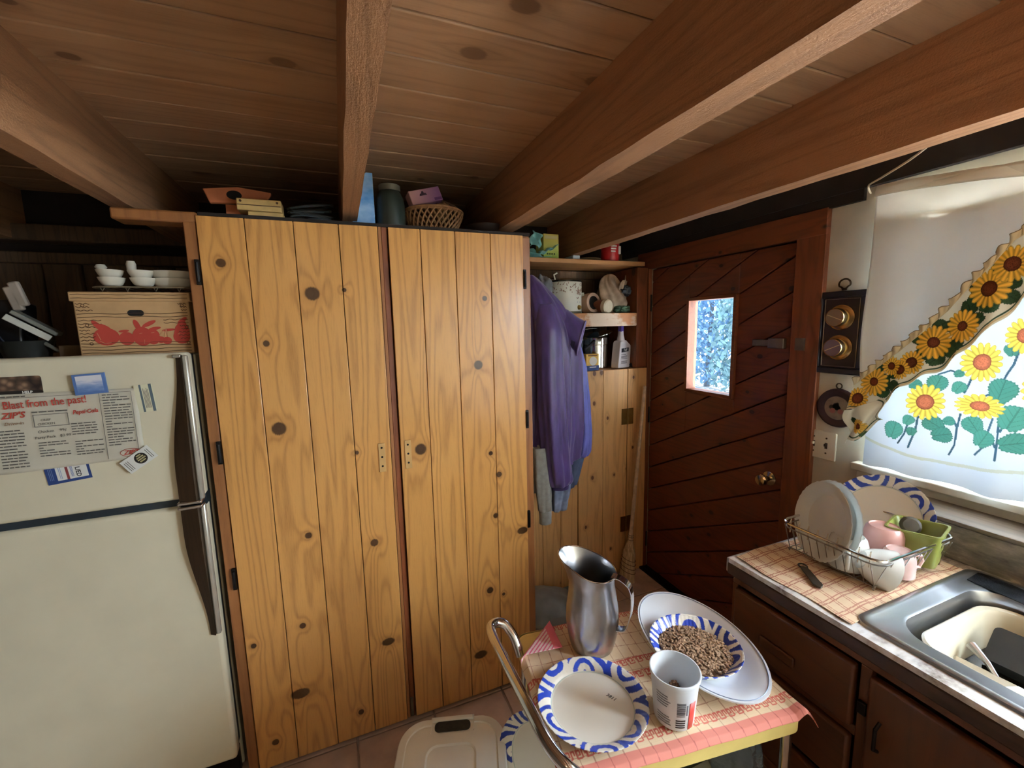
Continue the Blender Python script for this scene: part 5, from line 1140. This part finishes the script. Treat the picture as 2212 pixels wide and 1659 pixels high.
MB().prism(rrect(.26, .085, .012, 4), -.02, -.016, mpan).build('floor', pan_m, bp); 
b = MB(); o_ = rrect(.27, .095, .015, 4); i_ = rrect(.26, .085, .012, 4); q = len(o_)
b.add([mpan @ Vector((x, y, z)) for P2, z in ((i_, -.02), (o_, .014), (i_, .014), (i_, -.016)) for x, y in P2], [(k*q+i, k*q+(i+1)%q, ((k+1)%4)*q+(i+1)%q, ((k+1)%4)*q+i) for k in range(4) for i in range(q)]).build('rim', pan_m, bp)
MB().obox((1.245,.395,.805), (.09,.10,.012), (R(8),R(-6),.3)).build('cutting_board', plain('wet_tan_board', (128,112,84), .4), label='small wet tan board in the wash tub', category='board', bevel=.004)
MB().tube([(1.315,.445,.84),(1.30,.41,.825),(1.285,.38,.80)], [.010,.006,.004], 10).build('steel_spoon', steel, label='steel spoon handle leaning against the baking pan', category='spoon')
wh = thing('white_ladle', 'white plastic utensil handle with a hanging ring in the tub', 'utensil', (1.22, .33, .80))
wpl = plain('bright_white_plastic', (236,238,240), .3)
MB().tube([(1.20,.368,.829)]+[(1.213+.013*math.cos(a), .362+.011*math.sin(a), .829) for a in np.linspace(0, 6.283, 20)], .0045, 8).build('ring', wpl, wh); MB().tube([(1.226,.357,.829),(1.25,.345,.828),(1.275,.325,.81),(1.29,.305,.797)], [.007,.010,.009,.007], 10).build('handle', wpl, wh)
scr = NT('black_bristle'); scr.set(Base_Color=srgb(24,28,34), Roughness=.5); scr = scr.m
b = MB(); lr = random.Random(21)
for k in range(2200):
    t = lr.random(); x = 1.535+.035*lr.uniform(-1,1)-.02*t; y = .525-.22*t; d = Vector((lr.gauss(0,.6), lr.gauss(0,.6), 1)).normalized()*.012
    p = Vector((x, y, .9055)); b.add([p, p+Vector((.0016,.0005,0)), p+d], [(0,1,2)])
sc_ = thing('scrubbing_mat', 'black bristly mat on the back ledge of the sink', 'mat', (1.53, .42, .905))
b.build('bristles', scr, sc_, smooth=0, kind='stuff'); MB().prism([(1.50,.53),(1.575,.535),(1.555,.30),(1.475,.30)], .9048, .907).build('backing', scr, sc_)
# cloth on the counter
S_ = np.linspace(1.048, 1.56, 340); T_ = np.linspace(.548, .864, 210); SS, TT = np.meshgrid(S_, T_)
SW = SS+.004*np.sin(TT*26)+.003*np.sin(SS*20); TW = TT+.004*np.sin(SS*17+1)
C2 = np.zeros(SS.shape+(3,))+lin(208,182,148); C2 *= (1-.06*(.5+.5*np.sin(TT*1500)))[..., None]
for (A_, sp_) in ((SW, .036), (TW, .043)):
    f_ = (A_/sp_) % 1
    C2[(np.abs(f_-.40) < .035) | (np.abs(f_-.60) < .035)] = lin(150,96,76)
vs = []
for j in range(210):
    for i in range(340):
        x, y = float(S_[i]), float(T_[j])
        vs.append((x+.004*math.sin(y*31), y+.004*math.sin(x*23), .9022+.0012*math.sin(x*60+y*25)+.004*max(0, math.sin((y-.545)*55+x*9))*math.exp(-((y-.575)/.02)**2)))
MB().add(vs, [(j*340+i, j*340+i+1, (j+1)*340+i+1, (j+1)*340+i) for j in range(209) for i in range(339)]).build('checked_towel', colattr('tan_checked_towel', .9, bump=.2, bscale=900), smooth=180, solid=.0014, cols=np.concatenate([C2.reshape(-1,3), np.ones((210*340,1))],1), label='tan towel with thin red check lying on the counter', category='towel')
ZC2 = .9045
pe = thing('bottle_opener', 'small dark steel bottle opener on the counter towel', 'opener', (1.14, .70, ZC2))
mo = frame((1.138, .698, ZC2+.003), (-.56,-.83,0), (.83,-.56,0))
MB().prism([(-.046,-.009),(-.03,-.010),(.02,-.011),(.036,-.012),(.046,-.006),(.052,0),(.046,.006),(.036,.012),(.02,.011),(-.03,.010),(-.046,.009),(-.05,0)], 0, .004, mo).build('blade', plain('tarnished_steel', (84,78,68), .4, .8), pe, bevel=.001)
MB().tube([mo @ Vector((-.052+.012*math.cos(a), .010*math.sin(a), .003)) for a in np.linspace(0, 6.283, 18)[:-1]], .0025, 6, closed=True).build('ring', plain('tarnished_steel', (84,78,68), .4, .8), pe)
# ------------------------------------------------------------------ dish rack
wire = plain('worn_chrome_wire', (150,146,140), .3, .9)
dk_ = thing('dish_rack', 'chrome wire dish rack on the counter beside the sink', 'dish rack', (1.375, .705, ZC2))
RX0, RX1, RY0, RY1, RZ = 1.205, 1.548, .578, .842, .995
top = [(x, y, RZ) for x, y in rrect(RX1-RX0, RY1-RY0, .035, 6, (RX0+RX1)/2, (RY0+RY1)/2)]
MB().tube(top, .0038, 8, closed=True).build('rim', chrome, dk_)
top2 = [(x, y, RZ-.014) for x, y in rrect(RX1-RX0-.006, RY1-RY0-.006, .033, 6, (RX0+RX1)/2, (RY0+RY1)/2)]
MB().tube(top2, .0022, 6, closed=True).build('second_rail', wire, dk_)
bx0, bx1, by0, by1, bz = RX0+.022, RX1-.02, RY0+.022, RY1-.02, ZC2+.010
b = MB()
for k in range(11):
    y = by0+(by1-by0)*k/10
    b.tube([(RX0, y, RZ-.014), (bx0, y, bz), (bx1, y, bz), (RX1, y, RZ-.014)], .0013, 5)
for k in range(13):
    x = bx0+(bx1-bx0)*k/12
    b.tube([(x, RY0, RZ-.014), (x, by0, bz), (x, by1, bz), (x, RY1, RZ-.014)], .0013, 5)
b.build('wire_basket', wire, dk_)
b = MB()
for k in range(9):
    y = RY0+.03+k*.026
    b.tube([(RX0+.004, y, RZ+.0), (RX0+.012, y, RZ+.014), (RX0+.014, y+.003, RZ-.03)], .0016, 5)
b.build('plate_prongs', plain('worn_white_prong', (206,196,176), .5), dk_)
b = MB()
for (x, y) in ((bx0, by0), (bx1, by0), (bx0, by1), (bx1, by1)): b.tube([(x-.005, y, bz), (x, y, ZC2), (x+.008, y, bz)], .0018, 5)
b.build('feet', wire, dk_)
# dishes in the rack
foam = plain('white_foam_plate', (226,234,234), .5, var=.01)
for k, lb in enumerate(('white foam plate standing in the rack, front of two', 'white foam plate standing in the rack, behind the front one')):
    m = nrm_frame((1.270+.016*k, .750-.010*k, 1.018+.004*k), (-.9,.40-.06*k,.20)) @ Matrix.Rotation(.4*k, 4, 'Z')
    MB().lathe([(0,0),(.074,0),(.082,.006),(.093,.014),(.112,.017),(.114,.016),(.093,.011),(.084,.003),(.074,-.003),(0,-.003)], 72, m, wob=lambda t, r, z: 1+(.010*math.sin(t*40) if r > .11 else 0)).build('foam_plate', foam, label=lb, category='plate', group='white foam plates in the rack')
paper_plate('paper_plate', nrm_frame((1.535, .752, .980), (-.80,-.12,.50)), .132, 'blue-rimmed paper plate leaning at the back of the dish rack', seed=6, group='blue patterned paper plates')
cw_ = plain('white_mug_glaze', (222,226,222), .2, var=.015, coat=.3); pk = plain('dusty_pink_glaze', (206,158,150), .3, var=.03, coat=.2)
def mug(name, lab, m, mat, r=.043, h=.082, handle=True, ang=0, grp=None):
    t = thing(name, lab, 'mug', m.translation, grp)
    MB().lathe([(0,.0),(r*.72,.0),(r*.76,-.003),(r*.9,.004),(r,.02),(r*1.02,h),(r*.96,h),(r*.93,.02),(r*.7,.006),(0,.006)], 44, m).build('cup', mat, t)
    if handle:
        a = ang; d = Vector((math.cos(a), math.sin(a), 0))
        MB().tube([m @ (d*r*1.0+Vector((0,0,h*.22))), m @ (d*(r+.024)+Vector((0,0,h*.26))), m @ (d*(r+.030)+Vector((0,0,h*.5))), m @ (d*(r+.022)+Vector((0,0,h*.76))), m @ (d*r*1.0+Vector((0,0,h*.8)))], .005, 10).build('handle', mat, t)
    return t
flip = Matrix.Rotation(math.pi, 4, 'X')
mug('coffee_mug', 'white mug upside down in the rack before the foam plates', Matrix.Translation((1.272, .690, bz+.088)) @ flip, cw_, .045, .086, True, R(150), 'mugs in the rack')
mug('coffee_mug', 'dusty pink mug upside down beside the green container', Matrix.Translation((1.405, .676, bz+.094)) @ flip, pk, .046, .09, True, R(60), 'mugs in the rack')
mug('coffee_mug', 'pale pink mug with its handle out at the front corner of the rack', Matrix.Translation((1.352, .612, bz+.066)) @ Matrix.Rotation(R(180),4,'X'), plain('pale_pink_glaze', (220,188,182), .3, coat=.2), .036, .064, True, R(20), 'mugs in the rack')
mbw = nrm_frame((1.262, .624, .955), (.70,-.55,-.35))
MB().lathe([(0,-.03),(.024,-.03),(.026,-.026),(.040,-.008),(.050,.016),(.056,.036),(.053,.036),(.046,.016),(.036,-.005),(0,-.022)], 48, mbw).build('cereal_bowl', cw_, label='white bowl tipped on its side at the front of the rack', category='bowl')
gc = thing('green_container', 'olive green square plastic container in the rack', 'container', (1.48, .62, bz))
olive = plain('olive_green_plastic', (132,140,66), .35, var=.03)
mg = Matrix.Translation((1.478, .628, bz+.002)) @ Matrix.Rotation(R(14),4,'Z') @ Matrix.Rotation(R(-4),4,'X')
rg = [[(x, y, z) for x, y in rrect(w_, d_, .015, 4)] for w_, d_, z in ((.085,.085,0),(.112,.112,.092),(.122,.122,.094),(.122,.122,.099),(.112,.112,.099),(.106,.106,.094),(.080,.080,.004))]
q = len(rg[0]); vs = [mg @ Vector(p) for r in rg for p in r]
MB().add(vs, [(k*q+i, k*q+(i+1)%q, (k+1)*q+(i+1)%q, (k+1)*q+i) for k in range(6) for i in range(q)]+[tuple(range(6*q, 7*q)), tuple(range(q-1,-1,-1))]).build('tub', olive, gc, smooth=40)
MB().lathe([(0,.012),(.018,.010),(.025,.002),(.025,0),(0,0)], 28, nrm_frame((1.50,.660,1.0), (-.75,-.5,.35))).build('grey_disc', plain('dark_grey_lid', (84,82,76), .35), label='round grey disc inside the olive container', category='disc')
# ------------------------------------------------------------------ things on the right-hand wall
WX = X1-.0005
mw = Matrix(((0,0,-1,WX),(-1,0,0,0),(0,1,0,0),(0,0,0,1)))      # local x = -y (towards camera), local y = up, local z = into the room
def wp(y, z, d=0.): return mw @ Matrix.Translation((-y, z, d))
ba = thing('barometer_plaque', 'black framed plaque with two brass weather dials by the door', 'barometer', (WX, 1.045, 1.39))
bw, bh = .178, .312; m0 = wp(1.045, 1.547)
navyb = plain('black_blue_lacquer', (22,24,38), .35); plum = plain('dark_plum_panel', (48,34,40), .5, var=.05)
b = MB(); f = .024
for x0, x1, y0, y1 in ((-bw/2,bw/2,-bh/2,-bh/2+f),(-bw/2,bw/2,bh/2-f,bh/2),(-bw/2,-bw/2+f,-bh/2+f,bh/2-f),(bw/2-f,bw/2,-bh/2+f,bh/2-f)): b.prism([(x0,y0),(x1,y0),(x1,y1),(x0,y1)], 0, .02, m0)
b.build('frame', navyb, ba, bevel=.004)
MB().prism([(-bw/2+f,-bh/2+f),(bw/2-f,-bh/2+f),(bw/2-f,bh/2-f),(-bw/2+f,bh/2-f)], 0, .010, m0).build('panel', plum, ba)
MB().tube([m0 @ Vector((x, y, .011)) for x, y in ((-.060,-.127),(.060,-.127),(.060,.127),(-.060,.127))], .0012, 5, closed=True).build('inlay_line', plain('pale_gold_line', (190,170,140), .4, .3), ba)
brs = plain('bright_brass', (196,164,110), .22, 1.)
for yy, nm in ((.058, (150,136,124)), (-.055, (132,122,150))):
    d = MB().lathe([(.047,.010),(.047,.014),(.042,.017),(.034,.018),(.034,.048),(.0325,.052),(.031,.052),(.031,.018)], 44, m0 @ Matrix.Translation((0, yy, 0))).build('dial', brs, ba)
    MB().lathe([(0,.050),(.0315,.050)], 40, m0 @ Matrix.Translation((0, yy, 0))).build('face', plain('dial_face_%d' % int(yy*1000), nm, .3, .6, var=.03), d)
    MB().obox(tuple((m0 @ Vector((0, yy, .0515)))), (.0015,.056,.0022), (R(22 if yy > 0 else -25),0,0)).build('needle', plain('pale_needle', (226,214,180), .3, .5), d)
ring = [m0 @ Vector((.020*math.cos(a)*(1 if math.sin(a) > -.5 else .7), bh/2+.026+.018*math.sin(a), .006)) for a in np.linspace(0, 6.283, 22)[:-1]]
MB().tube(ring, .0032, 8, closed=True).tube([m0 @ Vector((-.008, bh/2+.006, .006)), m0 @ Vector((.008, bh/2+.006, .006))], .003, 6).build('hanging_ring', plain('dark_bronze', (82,66,46), .4, .8), ba)
rp = thing('round_plaque', 'round dark wooden plaque with a faded fruit bowl picture', 'plaque', (WX, 1.035, 1.18))
m1 = wp(1.036, 1.258)
MB().lathe([(0,.008),(.045,.008),(.050,.012),(.068,.014),(.074,.010),(.076,.002),(.074,0)], 52, m1).build('rim', plain('dark_maroon_wood', (56,30,34), .4), rp)
MB().lathe([(0,.0094),(.045,.0094),(.046,.008)], 40, m1).build('picture', plain('faded_tan_print', (134,110,88), .5, var=.1, scale=40), rp)
b = MB(); lr = random.Random(31)
for k in range(16): a = lr.uniform(0, 6.28); r = lr.uniform(0,.02); b.lathe([(0,.0102),(lr.uniform(.005,.010),.0102),(.001,.0094)], 12, m1 @ Matrix.Translation((r*math.cos(a), .006+r*.7*math.sin(a), 0)))
b.build('dark_fruit', plain('dark_fruit_print', (58,50,42), .5), rp, smooth=0)
b = MB()
for dx in (-.014, .014): b.lathe([(0,.0104),(.010,.0104),(.0102,.0094)], 16, m1 @ Matrix.Translation((dx, -.012, 0)))
b.build('red_fruit', plain('dull_red_fruit', (142,80,66), .5), rp, smooth=0)
MB().tube([m1 @ Vector((.010*math.cos(a), .086+.010*math.sin(a), .005)) for a in np.linspace(0, 6.283, 18)[:-1]], .0022, 6, closed=True).build('hanging_ring', plain('dark_bronze', (82,66,46), .4, .8), rp)
sw = thing('light_switch', 'cream double light switch plate beside the door casing', 'light switch', (WX, 1.09, 1.045))
m2 = wp(1.089, 1.100); ivory = plain('ivory_switch_plate', (226,216,190), .35, var=.015)
MB().prism(rrect(.120, .114, .006, 4), 0, .007, m2).build('plate', ivory, sw, bevel=.003)
for dx, mt_ in ((-.024, ivory), (.024, plain('brown_toggle', (50,40,32), .4))):
    MB().prism([(-.005,-.012),(.005,-.012),(.005,.012),(-.005,.012)], .0065, .0078, m2 @ Matrix.Translation((dx,0,0))).build('slot', plain('brown_toggle', (50,40,32), .4), sw)
    MB().prism([(-.004,-.002),(.004,-.002),(.004,.009),(-.004,.009)], .007, .017, m2 @ Matrix.Translation((dx,0,0))).build('toggle', mt_, sw, bevel=.0015)
    for dy in (-.030, .030): MB().lathe([(0,.009),(.0032,.0085),(.0036,.007)], 12, m2 @ Matrix.Translation((dx, dy, 0))).build('screw', plain('dark_bronze', (82,66,46), .4, .8), sw)
MB().tube(smooth_path([(1.745,.975,2.03),(1.66,.935,2.035),(1.55,.84,2.02),(1.45,.72,2.02),(1.38,.64,2.03),(1.33,.60,2.05),(1.31,.58,2.12)]), .003, 7).build('string_line', plain('offwhite_cord', (206,190,160), .5), label='thin off-white cord slung from beam to curtain top', category='cord')
# ------------------------------------------------------------------ curtains
def paint(YY, ZZ, base, flowers, leaves, stems, leafc, stemc, petal, centre, seed=1):
    r_ = np.random.default_rng(seed); C = np.zeros(YY.shape+(3,))+lin(*base)
    for pts in stems:
        for (a, b_) in zip(pts, pts[1:]):
            d = np.array(b_)-np.array(a); Ls = (d**2).sum(); t = np.clip(((YY-a[0])*d[0]+(ZZ-a[1])*d[1])/Ls, 0, 1)
            dist = np.hypot(YY-a[0]-t*d[0], ZZ-a[1]-t*d[1]); C[dist < .0026] = lin(*stemc)
    for i, (y, z, s, an) in enumerate(leaves):
        u, v = (YY-y)/s, (ZZ-z)/s; cu_, su = math.cos(an), math.sin(an); p = u*cu_+v*su; q = -u*su+v*cu_
        rad = np.hypot(p, q); th = np.arctan2(np.abs(p), q)          # heart: pointed at -q
        edge = .62+.38*np.cos(th*1.0)*-1*-.2+.32*np.exp(-((th-2.9)/.5)**2)+.12*np.sin(th*1.0)
        m = rad < edge*(1+.04*np.sin(th*24)); 
        col = np.array(lin(*leafc))*(r_.uniform(.8,1.15)); C[m] = col
        vein = m & ((np.abs(p) < .035) | (np.abs(np.sin((np.abs(p)*1.0-q)*9)) < .14)); C[vein] = col*.62
        C[m & (rad > edge*.92)] = col*.7
    for i, (y, z, Rf, asp, cf_) in enumerate(flowers):
        u, v = (YY-y)/Rf, (ZZ-z)/(Rf*asp); rad = np.hypot(u, v); th = np.arctan2(v, u)
        npt = 17; pet = .72+.28*np.abs(np.cos(th*npt/2+i))**.6; m = rad < pet
        shade = np.clip(.80+.25*np.cos(th*npt+2*i), .55, 1.05)
        C[m] = (np.array(lin(*petal))[None]*shade[m][:, None])
        C[m & (np.abs(np.sin(th*npt/2+i+.0)) > .985)] = np.array(lin(*petal))*.45
        C[m & (rad > pet*.95)] = np.array(lin(*petal))*.6
        c_ = rad < cf_; C[c_] = lin(*centre); C[rad < cf_*.62] = np.array(lin(*centre))*1.35; C[(rad < cf_) & (rad > cf_*.86)] = np.array(lin(*centre))*.55
        C[(rad < cf_) & (np.sin(th*40)*np.sin(rad*60) > .55)] = np.array(lin(*centre))*.6
    return C
fab = colattr('printed_curtain_cotton', .85, translucent=.09, bump=.1, bscale=1200)
lc = thing('sunflower_curtain', 'white sunflower print café curtain over the sink window', 'curtain', (1.715, .3, 1.15))
# panel in view is finely printed, cut short outside the frame to let daylight reach the ceiling
def curtain_x(y, z): return 1.716+.008*math.sin(y*26+z*2)+.004*math.sin(y*61+1)
def panel(y0, y1, z0f, z1, ny, nz, name, flowers, leaves, stems):
    YY, TT = np.meshgrid(np.linspace(y0, y1, ny), np.linspace(0, 1, nz)); Z0 = np.vectorize(z0f)(YY); ZZ = Z0+(z1-Z0)*TT
    C = paint(YY, ZZ, (212,226,240), flowers, leaves, stems, (72,138,124), (52,86,104), (250,224,96), (166,96,70))  # leaves are teal because the window's backlight is put into the print
    HL = np.vectorize(hemz)(YY); hem_ = np.abs(ZZ-HL) < .005; C[hem_] = lin(196,206,196)
    vs = [(curtain_x(float(YY[j,i]), float(ZZ[j,i])), float(YY[j,i]), float(ZZ[j,i])) for j in range(nz) for i in range(ny)]
    fs = [(j*ny+i, j*ny+i+1, (j+1)*ny+i+1, (j+1)*ny+i) for j in range(nz-1) for i in range(ny-1)]
    return MB().add(vs, fs).build(name, fab, lc, smooth=180, cols=np.concatenate([C.reshape(-1,3), np.ones((ny*nz,1))],1))
LV = [(.729,1.395,.034,.3),(.825,1.227,.038,.2),(.73,1.265,.034,-1.0),(.786,1.268,.022,.4),(.776,1.232,.018,0),(.777,1.386,.022,1.2),(.678,1.388,.024,.5),(.681,1.429,.016,1.),(.639,1.281,.034,-.6),(.704,1.234,.034,1.2),(.61,1.246,.034,.4),(.584,1.392,.044,.2),(.576,1.506,.022,-.3),(.554,1.319,.046,.3),(.544,1.247,.04,1.2),(.692,1.281,.02,1.1)]
ST = [[(.764,1.283),(.767,1.237),(.78,1.176)],[(.785,1.262),(.793,1.219),(.809,1.183)],[(.668,1.307),(.672,1.258),(.673,1.209),(.683,1.176)],[(.595,1.308),(.603,1.263),(.613,1.214),(.626,1.192)],[(.58,1.333),(.58,1.278),(.579,1.228),(.579,1.19)],[(.746,1.376),(.729,1.422),(.702,1.436),(.683,1.431)],[(.654,1.419),(.659,1.395),(.665,1.373)],[(.558,1.519),(.567,1.466),(.578,1.436),(.585,1.411)],[(.607,1.379),(.623,1.366)],[(.68,1.283),(.672,1.263)],[(.57,1.3),(.576,1.274)],[(.592,1.256),(.582,1.227)]]
FL = [(.752,1.331,.047,1.25,.42),(.636,1.466,.048,1.2,.42),(.628,1.338,.058,.62,.40),(.552,1.545,.042,1.2,.42),(.50,1.40,.05,1.2,.42)]
hemz = lambda y: float(np.interp(y, [-.4,.524,.607,.748,.854,.92], [1.165,1.169,1.153,1.144,1.162,1.18]))
botz = lambda y: 1.083+.004*math.sin(y*40)
panel(.385, .912, botz, 1.90, 380, 600, 'printed_panel', FL, LV, ST)
MB().tube([(1.716,-.42,1.905),(1.716,.93,1.905)], .006, 10).build('curtain_rod', plain('white_enamel', (222,226,214), .3), lc)
# cream swag hung in front, its lower edge runs diagonally with a printed border and a ruffle
sg = thing('cream_swag', 'cream swag curtain with a ruffled sunflower border cut on the diagonal', 'curtain', (1.69, .5, 1.3))
Uy = [.40,.576,.589,.624,.665,.709,.759,.813,.872,.921,.958]; Uz = [1.985,1.811,1.802,1.747,1.692,1.621,1.561,1.501,1.439,1.39,1.352]
Ly = [.40,.561,.613,.658,.716,.783,.868,.940,.962]; Lz = [1.80,1.652,1.551,1.496,1.446,1.379,1.308,1.265,1.258]
U = lambda y: float(np.interp(y, Uy, Uz)); Lw = lambda y: float(np.interp(y, Ly, Lz))
def sgx(y, z): return 1.698+.006*math.sin(y*18+z*4)
cream = NT('cream_lining_cotton'); cream.set(Base_Color=cream.ramp(cream.noise(cream.obj(), 6, 4), (.3, srgb(234,230,216)), (.7, srgb(246,244,234))), Roughness=.85)
tr_ = cream.n('ShaderNodeBsdfTranslucent'); tr_.inputs[0].default_value = srgb(244,242,236); mx = cream.n('ShaderNodeMixShader'); mx.inputs[0].default_value = .4
cream.l(cream.b.outputs[0], mx.inputs[1]); cream.l(tr_.outputs[0], mx.inputs[2]); cream.l(mx.outputs[0], cream.t.nodes['Material Output'].inputs[0]); cream.bump(cream.noise(cream.obj(), 500, 2), .1, .001)
def lining(u, v):
    y = .930-.530*u; zt = 2.036+.006*math.sin(u*5)-.065*u; zb = U(min(y, .958))
    z = zb+(zt-zb)*v; return (sgx(y, z)-.004*math.sin(u*13)*(v), y+(.010*(1-v)*math.sin(v*6) if u < .02 else 0), z)
MB().grid(70, 50, lining).build('lining', cream.m, sg, smooth=180, solid=.0012)
MB().grid(70, 6, lambda u, v: (1.690+.012*v-.004*math.sin(u*15), .933-.533*u, 2.002+.036*v+.006*math.sin(u*5)-.065*u)).build('top_heading', cream.m, sg, smooth=180, solid=.002)
MB().tube([(1.705,-.42,1.93),(1.705,.925,2.018)], .007, 10).build('swag_rod', plain('white_enamel', (222,226,214), .3), sg)
MB().grid(30, 20, lambda u, v: (1.70+.006*math.sin(u*9), .40-.10*u, 1.78+.19*v)).build('far_lining', cream.m, sg, smooth=180, solid=.0012)
nU, nV = 460, 110; yy = np.linspace(.946, .42, nU); VV = np.linspace(0, 1, nV)
YY = np.tile(yy, (nV, 1)); UZ = np.array([U(min(y, .958)) for y in yy]); LZ = np.array([Lw(y) for y in yy])
hem_w = .010*np.sin(yy*42)+.006*np.sin(yy*95)
ZZ = UZ[None]+(LZ+hem_w-UZ)[None]*VV[:, None]
BF = [(y, z, r*1.22, a, c) for y, z, r, a, c in [(.626,1.674,.036,1.25,.40),(.589,1.736,.034,1.2,.40),(.671,1.571,.032,1.25,.30),(.735,1.522,.036,1.2,.32),(.781,1.457,.028,1.1,.45),(.808,1.432,.022,1.2,.5),(.882,1.384,.034,1.2,.30),(.922,1.321,.026,1.2,.5),(.837,1.441,.022,1.2,.4),(.52,1.79,.036,1.2,.4),(.46,1.86,.036,1.2,.4)]]
BL = [(y, z, .027, i*.7) for i, (y, z) in enumerate([(.649,1.678),(.586,1.686),(.619,1.626),(.586,1.649),(.662,1.623),(.65,1.644),(.645,1.59),(.725,1.572),(.774,1.534),(.681,1.523),(.724,1.472),(.695,1.497),(.755,1.486),(.826,1.419),(.855,1.39),(.854,1.352),(.91,1.399),(.82,1.377),(.872,1.439),(.611,1.726),(.697,1.571),(.55,1.75),(.53,1.82),(.48,1.80),(.44,1.90)])]
Cb = paint(YY, ZZ, (240,236,220), BF, BL, [], (70,106,74), (60,84,60), (250,208,96), (116,62,38), 3)
Vg = np.tile(VV[:, None], (1, nU)); Cb[(Vg > .90) & (Vg < .93)] = lin(74,100,78); Cb[(Vg > .94) & (Vg < .97)] = lin(226,206,160)
vs = [(1.690-.014*(float(VV[j]))-.010*float(VV[j])*math.sin(float(yy[i])*42)-.005*float(VV[j])*math.sin(float(yy[i])*95), float(yy[i]), float(ZZ[j, i])) for j in range(nV) for i in range(nU)]
MB().add(vs, [(j*nU+i, j*nU+i+1, (j+1)*nU+i+1, (j+1)*nU+i) for j in range(nV-1) for i in range(nU-1)]).build('sunflower_border', colattr('printed_border_cotton', .85, translucent=.42, bump=.1, bscale=1200), sg, smooth=180, solid=.0010, cols=np.concatenate([Cb.reshape(-1,3), np.ones((nU*nV,1))],1))
def ruffle(u, v):
    y = .942-.52*u; a = u*6.283*24; return (1.690-.004-(.007*math.sin(a)+.003*math.sin(a*2.3+1))*(v), y+.006*v*math.cos(a), U(min(y, .958))-.004+.024*v+.003*v*math.sin(a*1.4))
rf = MB().grid(520, 8, ruffle).build('ruffle', plain('ecru_ruffle', (214,200,160), .85, var=.05), sg, smooth=180, solid=.0012)
MB().tube([ruffle(k/520, 1.0) for k in range(521)], .0012, 4).build('ruffle_edge', plain('brown_edge_stitch', (130,112,80), .8), rf)
# loose folded tail at the lower left corner
tailc = colattr('printed_border_cotton')
nU2, nV2 = 60, 80
Yt, Vt = np.meshgrid(np.linspace(0, 1, nU2), np.linspace(0, 1, nV2))
def tail(u, v):
    y = .957-.105*u+.010*math.sin(v*7+u*3)-.012*v; zt = Lw(y)+.012
    return (1.670+.012*math.sin(u*8+v*2), y, zt-v*(.13-.045*u)+.014*math.sin(u*9+.5)*v)
vs = [tail(u/(nU2-1), v/(nV2-1)) for v in range(nV2) for u in range(nU2)]
ty_ = np.array([[p[1] for p in vs]]).reshape(nV2, nU2); tz_ = np.array([p[2] for p in vs]).reshape(nV2, nU2)
Ct = paint(ty_, tz_, (240,236,220), [(.905,1.225,.022,1.2,.4),(.875,1.175,.022,1.2,.4)], [(.89,1.20,.018,.3),(.90,1.165,.018,1.),(.925,1.24,.016,2.)], [], (70,106,74), (60,84,60), (250,208,96), (116,62,38), 5)
Ct[(Vt > .88) & (Vt < .92)] = lin(74,100,78); Ct[(Yt > .90) & (Yt < .94)] = lin(74,100,78)
MB().add(vs, [(j*nU2+i, j*nU2+i+1, (j+1)*nU2+i+1, (j+1)*nU2+i) for j in range(nV2-1) for i in range(nU2-1)]).build('folded_tail', tailc, sg, smooth=180, solid=.0012, cols=np.concatenate([Ct.reshape(-1,3), np.ones((nU2*nV2,1))],1))
# ceiling lamp behind the camera
lm = thing('ceiling_lamp', 'round white ceiling lamp between the beams behind the viewer', 'lamp', (-.25, -.75, 2.2))
MB().lathe([(0,0),(.09,0),(.09,-.02),(0,-.02)], 30, Matrix.Translation((-.25,-.75,2.2))).build('base', white_trim, lm)
gm_ = NT('lit_lamp_glass'); gm_.set(Base_Color=(1,.95,.85,1), Emission_Color=(1,.80,.55,1), Emission_Strength=3.); 
MB().lathe([(.12,-.02),(.135,-.05),(.12,-.085),(.07,-.105),(0,-.11)], 36, Matrix.Translation((-.25,-.75,2.2))).build('globe', gm_.m, lm)
